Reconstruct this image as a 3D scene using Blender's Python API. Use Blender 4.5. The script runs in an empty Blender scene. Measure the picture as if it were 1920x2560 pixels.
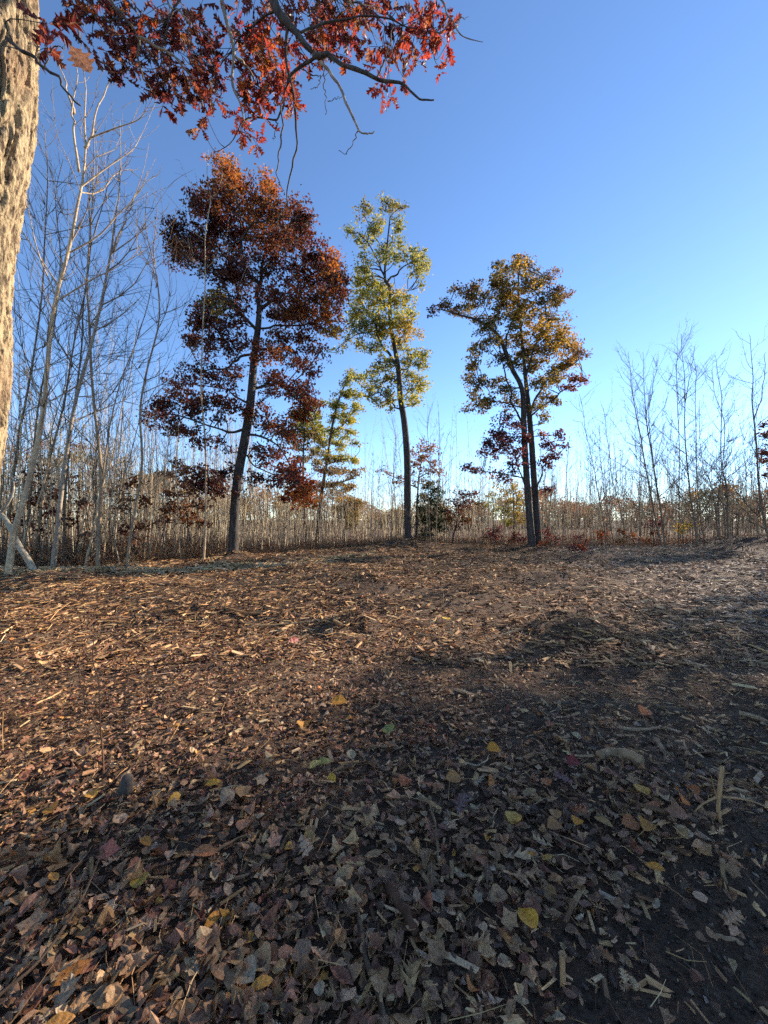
import bpy, math, random
import numpy as np
from mathutils import Vector, Matrix, Quaternion

R = np.random.default_rng(7)
random.seed(7)
SC = bpy.context.scene
COL = SC.collection

# ------------------------------------------------------------------ camera, sky, sun, exposure
F = 1000.0                       # focal length in photo pixels (photo 1920 x 2560)
CAMZ = 1.5
PITCH = math.atan(20 / F)
cam = bpy.data.cameras.new('camera')
cam.sensor_fit = 'HORIZONTAL'; cam.sensor_width = 36.0; cam.lens = F / 1920 * 36.0
cam.clip_start = 0.05; cam.clip_end = 6000
camo = bpy.data.objects.new('camera', cam); COL.objects.link(camo)
camo.location = (0, 0, CAMZ); camo.rotation_euler = (math.pi / 2 + PITCH, 0, 0)
SC.camera = camo

SUN_AZ, SUN_EL = math.radians(56.5), math.radians(22)
world = bpy.data.worlds.new('World'); SC.world = world; world.use_nodes = True
wn = world.node_tree
bg = wn.nodes['Background']
sky = wn.nodes.new('ShaderNodeTexSky'); sky.sky_type = 'NISHITA'; sky.sun_disc = False
sky.sun_elevation = SUN_EL; sky.sun_rotation = SUN_AZ
sky.air_density = 0.8; sky.dust_density = 0.03; sky.ozone_density = 4.2; sky.altitude = 200
wn.links.new(sky.outputs[0], bg.inputs[0]); bg.inputs[1].default_value = 0.125
sl = bpy.data.lights.new('sun', 'SUN'); sl.energy = 5.0; sl.angle = math.radians(0.6); sl.color = (1.0, 0.91, 0.78)
so = bpy.data.objects.new('sun', sl); COL.objects.link(so)
SDIR = Vector((math.sin(SUN_AZ) * math.cos(SUN_EL), math.cos(SUN_AZ) * math.cos(SUN_EL), math.sin(SUN_EL)))
so.rotation_euler = SDIR.to_track_quat('Z', 'Y').to_euler()
so.location = SDIR * 50
vs = SC.view_settings
vs.view_transform = 'Standard'; vs.look = 'None'; vs.gamma = 1.0; vs.use_curve_mapping = False; vs.exposure = 1.3
try:
    SC.cycles.max_bounces = 3; SC.cycles.diffuse_bounces = 2; SC.cycles.transmission_bounces = 2; SC.cycles.glossy_bounces = 1
    SC.cycles.debug_use_spatial_splits = True
    SC.cycles.use_denoising = False
    SC.cycles.use_adaptive_sampling = True; SC.cycles.adaptive_threshold = 0.02; SC.cycles.adaptive_min_samples = 16
except Exception:
    pass

# ------------------------------------------------------------------ maths helpers
FW = np.array([0, math.cos(PITCH), math.sin(PITCH)])
UP = np.array([0, -math.sin(PITCH), math.cos(PITCH)])
CAM = np.array([0, 0, CAMZ])


def P(px, py, d):
    """photo pixel at distance d (along the view axis) -> world point"""
    px = np.asarray(px, float); py = np.asarray(py, float); d = np.asarray(d, float)
    a = ((px - 960) / F * d)[..., None] * np.array([1.0, 0, 0])
    b = d[..., None] * FW
    c = (-(py - 1280) / F * d)[..., None] * UP
    return CAM + a + b + c


_tab = np.random.default_rng(3).random((256, 256))


def vnoise(x, y, s=0):
    x = np.asarray(x, float) + s * 17.31; y = np.asarray(y, float) + s * 9.77
    xi = np.floor(x).astype(int); yi = np.floor(y).astype(int)
    fx = x - xi; fy = y - yi
    fx = fx * fx * (3 - 2 * fx); fy = fy * fy * (3 - 2 * fy)
    t = _tab
    a = t[xi & 255, yi & 255]; b = t[(xi + 1) & 255, yi & 255]
    c = t[xi & 255, (yi + 1) & 255]; d = t[(xi + 1) & 255, (yi + 1) & 255]
    return (a * (1 - fx) + b * fx) * (1 - fy) + (c * (1 - fx) + d * fx) * fy - 0.5


def sig(x):
    return 1 / (1 + np.exp(-np.clip(x, -40, 40)))


MOUNDS = [(-6.1, 16.0, .8, .12), (7.8, 20.6, 1.0, .12), (-0.53, 5.8, 0.45, 0.16), (2.6, 5.6, 0.55, 0.2), (1.3, 21.3, 2.0, 0.30), (19.5, 20.5, 2.6, 0.45), (16, 17.5, 2.2, 0.2),
          (-5.5, 13.6, 0.9, 0.2), (-0.4, 9.2, 0.8, 0.12), (1.8, 8.2, 0.9, 0.12), (-3.2, 7.2, 0.9, 0.1), (4.6, 10.8, 1.3, 0.16), (7.6, 15.0, 1.8, 0.2),
          (-8.0, 9.6, 1.1, 0.16), (1.55, 2.05, 0.45, 0.06), (-2.0, 11.5, 1.6, 0.16)]


def soilmask(x, y):
    m = sig(((x - 0.20) * 0.508 - (y - 1.19) * 0.861) / 0.07)
    return m * sig((1.82 - y + 0.15 * (x - 1) + .25 * vnoise(x / .25, y / .25, 8)) / 0.06)


def leafmask(x, y):
    a = sig(-((x + 0.28) * 0.738 + (y - 4.7) * 0.674) / 0.35)
    b = sig((7.0 - y - 2.2 * np.maximum(x + 0.8, 0)) / 1.0)
    return np.maximum(a, b)


def H(x, y):
    x = np.asarray(x, float); y = np.asarray(y, float)
    r = np.hypot(x, y)
    z = 0.24 * vnoise(x / 2.6, y / 2.6, 1) * np.clip(r / 7, 0.08, 1.0) + .10 * vnoise(x / 1.1, y / 1.1, 9) * np.clip((r - 3) / 4, 0, 1)
    z = z + 0.055 * vnoise(x / 0.6, y / 0.6, 2) + 0.03 * vnoise(x / 0.2, y / 0.2, 3) + 0.012 * vnoise(x / 0.07, y / 0.07, 4) * (r < 8)
    for mx, my, mr, mh in MOUNDS:
        q = ((x - mx) ** 2 + (y - my) ** 2) / mr ** 2
        z = z + 1.35 * mh * np.exp(-q) * (1 + 1.0 * vnoise(x / 0.25, y / 0.25, 5))
    z = z - 0.05 * soilmask(x, y)
    far = np.clip((r - 60) / 200, 0, 1)
    return z * (1 - far)


def smooth(pts, n):
    """Catmull-Rom through pts, n samples"""
    p = np.asarray(pts, float)
    if len(p) == 2:
        t = np.linspace(0, 1, n)[:, None]
        return p[0] * (1 - t) + p[1] * t
    q = np.vstack([2 * p[0] - p[1], p, 2 * p[-1] - p[-2]])
    t = np.linspace(0, len(p) - 1 - 1e-9, n)
    i = t.astype(int); f = (t - i)[:, None]
    a, b, c, d = q[i], q[i + 1], q[i + 2], q[i + 3]
    return 0.5 * (2 * b + (c - a) * f + (2 * a - 5 * b + 4 * c - d) * f ** 2 + (3 * b - a - 3 * c + d) * f ** 3)


class Mesh:
    def __init__(self):
        self.V = []; self.T = []; self.Q = []; self.C = []; self.U = []; self.n = 0

    def add(self, V, T=None, Q=None, C=None, U=None):
        V = np.asarray(V, float).reshape(-1, 3)
        if T is not None and len(T): self.T.append(np.asarray(T).reshape(-1, 3) + self.n)
        if Q is not None and len(Q): self.Q.append(np.asarray(Q).reshape(-1, 4) + self.n)
        if C is None: C = np.ones((len(V), 3)) * 0.5
        C = np.asarray(C, float)
        if C.ndim == 1: C = np.tile(C, (len(V), 1))
        self.C.append(C)
        self.U.append(np.zeros((len(V), 3)) if U is None else U)
        self.V.append(V); self.n += len(V)

    def tubes(self, pts, rad, sides=4, col=None, cap=False):
        """pts (B,n,3) rad (B,n)"""
        pts = np.asarray(pts, float); rad = np.asarray(rad, float)
        if pts.ndim == 2: pts = pts[None]; rad = rad[None]
        B, n, _ = pts.shape
        T = np.gradient(pts, axis=1)
        T /= np.linalg.norm(T, axis=2, keepdims=True) + 1e-9
        D = pts[:, -1] - pts[:, 0]; D /= np.linalg.norm(D, axis=1, keepdims=True) + 1e-9
        ref = np.cross(D, np.array([0.31, 0.83, 0.46])); ref /= np.linalg.norm(ref, axis=1, keepdims=True) + 1e-9
        N = np.cross(T, ref[:, None, :]); N /= np.linalg.norm(N, axis=2, keepdims=True) + 1e-9
        Bn = np.cross(T, N)
        a = np.arange(sides) / sides * 2 * math.pi
        ring = N[:, :, None, :] * np.cos(a)[None, None, :, None] + Bn[:, :, None, :] * np.sin(a)[None, None, :, None]
        V = pts[:, :, None, :] + ring * rad[:, :, None, None]
        idx = np.arange(B * n * sides).reshape(B, n, sides)
        q = np.stack([idx[:, :-1, :], np.roll(idx, -1, 2)[:, :-1, :], np.roll(idx, -1, 2)[:, 1:, :], idx[:, 1:, :]], -1).reshape(-1, 4)
        C = None
        if col is not None:
            col = np.asarray(col, float)
            C = np.tile(col, (B * n * sides, 1)) if col.ndim == 1 else np.repeat(col, n * sides, 0)
        U = np.zeros((B, n, sides, 3)); U[..., 0] = a / (2 * math.pi)
        seg = np.linalg.norm(np.diff(pts, axis=1), axis=2); L = np.concatenate([np.zeros((B, 1)), np.cumsum(seg, 1)], 1)
        U[..., 1] = L[:, :, None]
        self.add(V.reshape(-1, 3), Q=q, C=C, U=U.reshape(-1, 3))
        if cap and sides > 3:
            e0 = idx[:, 0, ::-1].reshape(-1, sides); e1 = idx[:, -1, :].reshape(-1, sides)
            for e in (e0, e1):
                t = np.concatenate([np.stack([e[:, 0], e[:, k], e[:, k + 1]], 1) for k in range(1, sides - 1)])
                self.T.append(t + self.n - B * n * sides)

    def build(self, name, mat, origin=(0, 0, 0), smooth_=False):
        V = np.concatenate(self.V) - np.asarray(origin, float)
        T = np.concatenate(self.T) if self.T else np.zeros((0, 3), int)
        Q = np.concatenate(self.Q) if self.Q else np.zeros((0, 4), int)
        me = bpy.data.meshes.new(name)
        me.vertices.add(len(V)); me.vertices.foreach_set('co', V.astype(np.float32).ravel())
        nl = T.size + Q.size; nf = len(T) + len(Q)
        me.loops.add(nl); me.polygons.add(nf)
        me.loops.foreach_set('vertex_index', np.concatenate([T.ravel(), Q.ravel()]).astype(np.int32))
        st = np.concatenate([np.arange(len(T)) * 3, T.size + np.arange(len(Q)) * 4]).astype(np.int32)
        me.polygons.foreach_set('loop_start', st)
        me.polygons.foreach_set('use_smooth', np.full(nf, smooth_))
        me.update(calc_edges=True)
        C = np.concatenate(self.C); C4 = np.concatenate([C, np.ones((len(C), 1))], 1)
        at = me.attributes.new('tint', 'FLOAT_COLOR', 'POINT'); at.data.foreach_set('color', C4.astype(np.float32).ravel())
        U = np.concatenate(self.U)
        at = me.attributes.new('luv', 'FLOAT_VECTOR', 'POINT'); at.data.foreach_set('vector', U.astype(np.float32).ravel())
        me.validate()
        me.materials.append(mat)
        return me


def link(name, me, parent=None, loc=None, label=None, cat=None, group=None, kind=None):
    o = bpy.data.objects.new(name, me); COL.objects.link(o)
    if parent is not None: o.parent = parent
    if loc is not None: o.location = loc
    if label: o['label'] = label
    if cat: o['category'] = cat
    if group: o['group'] = group
    if kind: o['kind'] = kind
    return o


# ------------------------------------------------------------------ materials
def newmat(name):
    m = bpy.data.materials.new(name); m.use_nodes = True
    nt = m.node_tree; nt.nodes.clear()
    return m, nt, nt.nodes.new('ShaderNodeOutputMaterial')


def N_(nt, t, **k):
    n = nt.nodes.new(t)
    for a, b in k.items():
        setattr(n, a, b)
    return n


def math_(nt, op, a, b=None, c=None):
    n = nt.nodes.new('ShaderNodeMath'); n.operation = op
    for i, v in enumerate((a, b, c)):
        if v is None: continue
        if isinstance(v, (int, float)): n.inputs[i].default_value = v
        else: nt.links.new(v, n.inputs[i])
    return n.outputs[0]


def mix_(nt, f, a, b, mode='MIX'):
    n = nt.nodes.new('ShaderNodeMix'); n.data_type = 'RGBA'; n.blend_type = mode
    for s, v in ((n.inputs[0], f), (n.inputs[6], a), (n.inputs[7], b)):
        if isinstance(v, (int, float)): s.default_value = v
        elif isinstance(v, tuple): s.default_value = (*v, 1)
        else: nt.links.new(v, s)
    return n.outputs[2]


def mat_leaf(name, source, trans=0.45, veins=False, rough=0.6, spec=0.3):
    m, nt, out = newmat(name)
    if source == 'attr':
        c = N_(nt, 'ShaderNodeAttribute', attribute_name='tint').outputs['Color']
    else:
        c = N_(nt, 'ShaderNodeObjectInfo').outputs['Color']
    bumpn = None
    if veins:
        uv = N_(nt, 'ShaderNodeAttribute', attribute_name='luv').outputs['Vector']
        sp = nt.nodes.new('ShaderNodeSeparateXYZ'); nt.links.new(uv, sp.inputs[0])
        av = math_(nt, 'ABSOLUTE', sp.outputs[1])
        s = math_(nt, 'SUBTRACT', sp.outputs[0], math_(nt, 'MULTIPLY', av, 0.9))
        w = math_(nt, 'FRACT', math_(nt, 'MULTIPLY', s, 8.0))
        w = math_(nt, 'ABSOLUTE', math_(nt, 'SUBTRACT', w, 0.5))
        v1 = math_(nt, 'LESS_THAN', w, 0.07)
        v2 = math_(nt, 'LESS_THAN', av, 0.018)
        v = math_(nt, 'MAXIMUM', v1, v2)
        no = N_(nt, 'ShaderNodeTexNoise'); no.inputs['Scale'].default_value = 7; no.inputs['Detail'].default_value = 4
        nt.links.new(uv, no.inputs['Vector'])
        f = math_(nt, 'MULTIPLY', math_(nt, 'SUBTRACT', no.outputs[0], 0.35), 1.6)
        c2 = mix_(nt, 1.0, c, mix_(nt, f, (0.45, 0.40, 0.36), (1.25, 1.22, 1.15)), 'MULTIPLY')
        c = mix_(nt, math_(nt, 'MULTIPLY', v, 0.35), c2, mix_(nt, 0.45, c, (0.5, 0.42, 0.30)))
        bumpn = nt.nodes.new('ShaderNodeBump'); bumpn.inputs['Strength'].default_value = 0.5; bumpn.inputs['Distance'].default_value = 0.004
        nt.links.new(math_(nt, 'SUBTRACT', no.outputs[0], math_(nt, 'MULTIPLY', v, 0.4)), bumpn.inputs['Height'])
    b = N_(nt, 'ShaderNodeBsdfPrincipled'); b.inputs['Roughness'].default_value = rough
    b.inputs['Specular IOR Level'].default_value = spec
    nt.links.new(c, b.inputs['Base Color'])
    t = N_(nt, 'ShaderNodeBsdfTranslucent')
    tc = mix_(nt, 1.0, c, (1.25, 1.0, 0.7), 'MULTIPLY')
    nt.links.new(tc, t.inputs[0])
    if bumpn:
        nt.links.new(bumpn.outputs[0], b.inputs['Normal'])
    mx = N_(nt, 'ShaderNodeMixShader'); mx.inputs[0].default_value = trans
    nt.links.new(b.outputs[0], mx.inputs[1]); nt.links.new(t.outputs[0], mx.inputs[2])
    nt.links.new(mx.outputs[0], out.inputs[0])
    return m


def mat_bark(name, c1, c2, scale=14.0, stretch=0.18, bump=0.6, dist=0.02, patch=None, attr=False, lo=0.3, hi=0.72):
    m, nt, out = newmat(name)
    co = N_(nt, 'ShaderNodeTexCoord').outputs['Object']
    mp = N_(nt, 'ShaderNodeMapping'); mp.inputs['Scale'].default_value = (1, 1, stretch)
    nt.links.new(co, mp.inputs[0])
    n1 = N_(nt, 'ShaderNodeTexNoise'); n1.inputs['Scale'].default_value = scale; n1.inputs['Detail'].default_value = 6; n1.inputs['Roughness'].default_value = 0.65
    nt.links.new(mp.outputs[0], n1.inputs['Vector'])
    n2 = N_(nt, 'ShaderNodeTexNoise'); n2.inputs['Scale'].default_value = 2.2; n2.inputs['Detail'].default_value = 3
    nt.links.new(co, n2.inputs['Vector'])
    r = N_(nt, 'ShaderNodeMapRange'); r.inputs[1].default_value = lo; r.inputs[2].default_value = hi
    nt.links.new(n1.outputs[0], r.inputs[0])
    c = mix_(nt, r.outputs[0], c1, c2)
    if patch:
        r2 = N_(nt, 'ShaderNodeMapRange'); r2.inputs[1].default_value = 0.5; r2.inputs[2].default_value = 0.68
        nt.links.new(n2.outputs[0], r2.inputs[0])
        c = mix_(nt, r2.outputs[0], c, patch)
    if attr:
        a = N_(nt, 'ShaderNodeAttribute', attribute_name='tint').outputs['Color']
        c = mix_(nt, 1.0, c, a, 'MULTIPLY')
    b = N_(nt, 'ShaderNodeBsdfPrincipled'); b.inputs['Roughness'].default_value = 0.85; b.inputs['Specular IOR Level'].default_value = 0.2
    nt.links.new(c, b.inputs['Base Color'])
    bp = N_(nt, 'ShaderNodeBump'); bp.inputs['Strength'].default_value = bump; bp.inputs['Distance'].default_value = dist
    nt.links.new(n1.outputs[0], bp.inputs['Height']); nt.links.new(bp.outputs[0], b.inputs['Normal'])
    nt.links.new(b.outputs[0], out.inputs[0])
    return m


def mat_attr(name, rough=0.8, spec=0.2, grain=True, source='attr'):
    m, nt, out = newmat(name)
    if source == 'attr': c = N_(nt, 'ShaderNodeAttribute', attribute_name='tint').outputs['Color']
    else: c = N_(nt, 'ShaderNodeObjectInfo').outputs['Color']
    b = N_(nt, 'ShaderNodeBsdfPrincipled'); b.inputs['Roughness'].default_value = rough; b.inputs['Specular IOR Level'].default_value = spec
    if grain:
        co = N_(nt, 'ShaderNodeAttribute', attribute_name='luv').outputs['Vector']
        mp = N_(nt, 'ShaderNodeMapping'); mp.inputs['Scale'].default_value = (3, 26, 8)
        nt.links.new(co, mp.inputs[0])
        n1 = N_(nt, 'ShaderNodeTexNoise'); n1.inputs['Scale'].default_value = 1.0; n1.inputs['Detail'].default_value = 4
        nt.links.new(mp.outputs[0], n1.inputs['Vector'])
        r = N_(nt, 'ShaderNodeMapRange'); r.inputs[1].default_value = 0.3; r.inputs[2].default_value = 0.7; r.inputs[3].default_value = 0.5; r.inputs[4].default_value = 1.25
        nt.links.new(n1.outputs[0], r.inputs[0])
        cc = N_(nt, 'ShaderNodeVectorMath', operation='SCALE'); nt.links.new(c, cc.inputs[0]); nt.links.new(r.outputs[0], cc.inputs['Scale'])
        c = cc.outputs[0]
        bp = N_(nt, 'ShaderNodeBump'); bp.inputs['Strength'].default_value = 0.5; bp.inputs['Distance'].default_value = 0.003
        nt.links.new(n1.outputs[0], bp.inputs['Height']); nt.links.new(bp.outputs[0], b.inputs['Normal'])
    nt.links.new(c, b.inputs['Base Color'])
    nt.links.new(b.outputs[0], out.inputs[0])
    return m


def mat_ground():
    m, nt, out = newmat('forest_floor')
    co = N_(nt, 'ShaderNodeTexCoord').outputs['Object']
    n1 = N_(nt, 'ShaderNodeTexNoise'); n1.inputs['Scale'].default_value = 9; n1.inputs['Detail'].default_value = 9; n1.inputs['Roughness'].default_value = 0.75
    n2 = N_(nt, 'ShaderNodeTexNoise'); n2.inputs['Scale'].default_value = 0.55; n2.inputs['Detail'].default_value = 5
    n3 = N_(nt, 'ShaderNodeTexNoise'); n3.inputs['Scale'].default_value = 60; n3.inputs['Detail'].default_value = 4
    for n in (n1, n2, n3): nt.links.new(co, n.inputs['Vector'])
    r1 = N_(nt, 'ShaderNodeMapRange'); r1.inputs[1].default_value = 0.38; r1.inputs[2].default_value = 0.68; nt.links.new(n1.outputs[0], r1.inputs[0])
    litter = mix_(nt, r1.outputs[0], (0.060, 0.036, 0.023), (0.21, 0.135, 0.082))
    r2 = N_(nt, 'ShaderNodeMapRange'); r2.inputs[1].default_value = 0.42; r2.inputs[2].default_value = 0.6; nt.links.new(n2.outputs[0], r2.inputs[0])
    litter = mix_(nt, math_(nt, 'MULTIPLY', r2.outputs[0], 0.6), litter, (0.075, 0.043, 0.028))
    r3 = N_(nt, 'ShaderNodeMapRange'); r3.inputs[1].default_value = 0.3; r3.inputs[2].default_value = 0.8; nt.links.new(n3.outputs[0], r3.inputs[0])
    soil = mix_(nt, r3.outputs[0], (0.055, 0.033, 0.021), (0.15, 0.095, 0.06))
    at = N_(nt, 'ShaderNodeAttribute', attribute_name='tint'); sp = N_(nt, 'ShaderNodeSeparateColor'); nt.links.new(at.outputs['Color'], sp.inputs[0])
    c = mix_(nt, sp.outputs[0], litter, soil)
    b = N_(nt, 'ShaderNodeBsdfPrincipled'); b.inputs['Roughness'].default_value = 0.95; b.inputs['Specular IOR Level'].default_value = 0.1
    nt.links.new(c, b.inputs['Base Color'])
    bp = N_(nt, 'ShaderNodeBump'); bp.inputs['Strength'].default_value = 0.9; bp.inputs['Distance'].default_value = 0.03
    nt.links.new(math_(nt, 'ADD', n1.outputs[0], math_(nt, 'MULTIPLY', n3.outputs[0], 0.35)), bp.inputs['Height']); nt.links.new(bp.outputs[0], b.inputs['Normal'])
    nt.links.new(b.outputs[0], out.inputs[0])
    return m


M_LEAF = mat_leaf('tree_leaf', 'attr', 0.5)
M_OAKLEAF = mat_leaf('oak_leaf_object', 'obj', 0.58, veins=True, rough=0.45, spec=0.4)
M_OAKLEAF_A = mat_leaf('oak_leaf_mass', 'attr', 0.58, veins=True, rough=0.45, spec=0.4)
M_DRY_O = mat_leaf('dry_leaf_object', 'obj', 0.15, veins=True, rough=0.6, spec=0.35)
M_DRY_A = mat_leaf('dry_leaf_mass', 'attr', 0.15, veins=True, rough=0.6, spec=0.35)
M_OAKBARK = mat_bark('oak_bark', (0.028, 0.023, 0.020), (0.12, 0.098, 0.082), 16, 0.16, 0.9, 0.05)
M_BIGBARK = mat_bark('big_oak_bark', (0.085, 0.052, 0.032), (0.43, 0.31, 0.17), 34, 0.26, 1.0, 0.03, patch=(0.33, 0.21, 0.115), lo=.40, hi=.55)
M_BRANCH = mat_bark('oak_branch_bark', (0.05, 0.042, 0.036), (0.20, 0.17, 0.14), 22, 0.5, 0.6, 0.008, attr=True)
M_ASPEN = mat_bark('aspen_bark', (0.20, 0.16, 0.12), (0.50, 0.43, 0.34), 13, 0.9, 0.3, 0.01, patch=(0.24, 0.19, 0.15), attr=True)
M_STEM = mat_attr('sapling_bark', 0.85, 0.15, grain=False)
M_WOOD = mat_attr('splintered_wood', 0.8, 0.2, grain=True)
M_WOOD_O = mat_attr('splintered_wood_object', 0.8, 0.2, grain=True, source='obj')
M_GROUND = mat_ground()

# ------------------------------------------------------------------ ground sheet
nr, na = 280, 300
rad = np.concatenate([[0.25], 0.25 * (4000 / 0.25) ** (np.linspace(0, 1, nr) ** 1.55)[1:]])
# angular density higher in front (+Y)
ta = np.linspace(-1, 1, na, endpoint=False)
ang = math.pi * (0.55 * ta + 0.45 * ta ** 3)
RR, AA = np.meshgrid(rad, ang, indexing='ij')
gx, gy = RR * np.sin(AA), RR * np.cos(AA)
gz = H(gx, gy)
V = np.stack([gx, gy, gz], -1).reshape(-1, 3)
V = np.vstack([V, [[0, 0, float(H(0, 0))]]])
idx = np.arange(nr * na).reshape(nr, na)
q = np.stack([idx[:-1], idx[1:], np.roll(idx, -1, 1)[1:], np.roll(idx, -1, 1)[:-1]], -1).reshape(-1, 4)
t = np.stack([np.full(na, nr * na), idx[0], np.roll(idx[0], -1)], -1)
g = Mesh()
sm = soilmask(V[:, 0], V[:, 1])
g.add(V, T=t, Q=q, C=np.stack([sm, sm * 0, sm * 0], 1))
link('ground', g.build('ground', M_GROUND, smooth_=True), kind='structure', label='bare soil and mulch floor of the cleared woodland')

# ------------------------------------------------------------------ leaf makers
def crown_leaves(mesh, pos, size, col, droop=0.35, wide=0.62):
    """two-triangle folded leaves with random direction"""
    n = len(pos)
    d = R.normal(size=(n, 3)); d[:, 2] -= droop; d /= np.linalg.norm(d, axis=1, keepdims=True)
    s = np.cross(d, R.normal(size=(n, 3))); s /= np.linalg.norm(s, axis=1, keepdims=True) + 1e-9
    nn = np.cross(d, s)
    size = size[:, None]
    w = wide * (0.75 + 0.5 * R.random((n, 1)))
    b = pos - d * size * 0.5
    tip = pos + d * size * 0.5
    l = pos + s * size * w * 0.5 + nn * size * 0.14 + d * size * 0.08
    r_ = pos - s * size * w * 0.5 + nn * size * 0.14 - d * size * 0.02
    V = np.stack([b, l, tip, r_], 1).reshape(-1, 3)
    k = np.arange(n)[:, None] * 4
    T = np.concatenate([k + np.array([[0, 2, 1]]), k + np.array([[0, 3, 2]])])
    mesh.add(V, T=T, C=np.repeat(col, 4, 0))


def palette(pal, n):
    w = np.array([p[3] for p in pal], float); w /= w.sum()
    i = R.choice(len(pal), n, p=w)
    c = np.array([p[:3] for p in pal])[i]
    return c * (0.7 + 0.6 * R.random((n, 1))) * (0.94 + 0.12 * R.random((n, 3)))


WARM = np.array([1.30, 1.0, .68])


def ball(n, shell=0.35):
    v = R.normal(size=(n, 3)); v /= np.linalg.norm(v, axis=1, keepdims=True)
    return v * (R.random((n, 1)) ** shell)


# per-kind palettes: reflectances
MAR = [(.115, .032, .026, 5), (.17, .058, .03, 3), (.075, .034, .027, 3), (.24, .10, .028, 1.5)]
DKM = [(.085, .03, .028, 5), (.12, .036, .034, 3), (.08, .058, .03, 2), (.17, .07, .03, 1.5)]
RUS = [(.20, .07, .022, 4), (.13, .042, .026, 4), (.29, .12, .025, 2), (.085, .04, .025, 2)]
ORA = [(.40, .15, .026, 5), (.30, .085, .026, 4), (.46, .22, .04, 2), (.16, .05, .025, 2)]
RED = [(.22, .05, .03, 5), (.16, .04, .026, 4), (.30, .10, .03, 2)]
OLV = [(.15, .13, .04, 4), (.21, .17, .045, 4), (.10, .07, .03, 3), (.30, .21, .05, 1.5)]
GRN = [(.25, .28, .08, 5), (.34, .35, .10, 4), (.16, .19, .06, 3), (.44, .40, .12, 2)]
YGR = [(.42, .42, .09, 5), (.32, .35, .08, 4), (.48, .40, .08, 2), (.18, .19, .045, 2)]
GLD = [(.42, .28, .05, 5), (.28, .20, .045, 4), (.44, .30, .06, 2), (.15, .10, .03, 3)]
BRN = [(.20, .125, .05, 4), (.14, .085, .035, 4), (.10, .055, .03, 3), (.28, .18, .06, 2)]
PUR = [(.12, .04, .045, 5), (.09, .03, .035, 4), (.17, .06, .05, 2)]
TAN = [(.30, .18, .11, 4), (.22, .12, .075, 4), (.37, .23, .14, 2), (.16, .08, .055, 2)]
EVG = [(.035, .055, .025, 5), (.05, .075, .03, 3), (.075, .09, .04, 1)]
YEL = [(.48, .36, .06, 5), (.38, .30, .06, 3), (.30, .26, .07, 2)]


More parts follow.
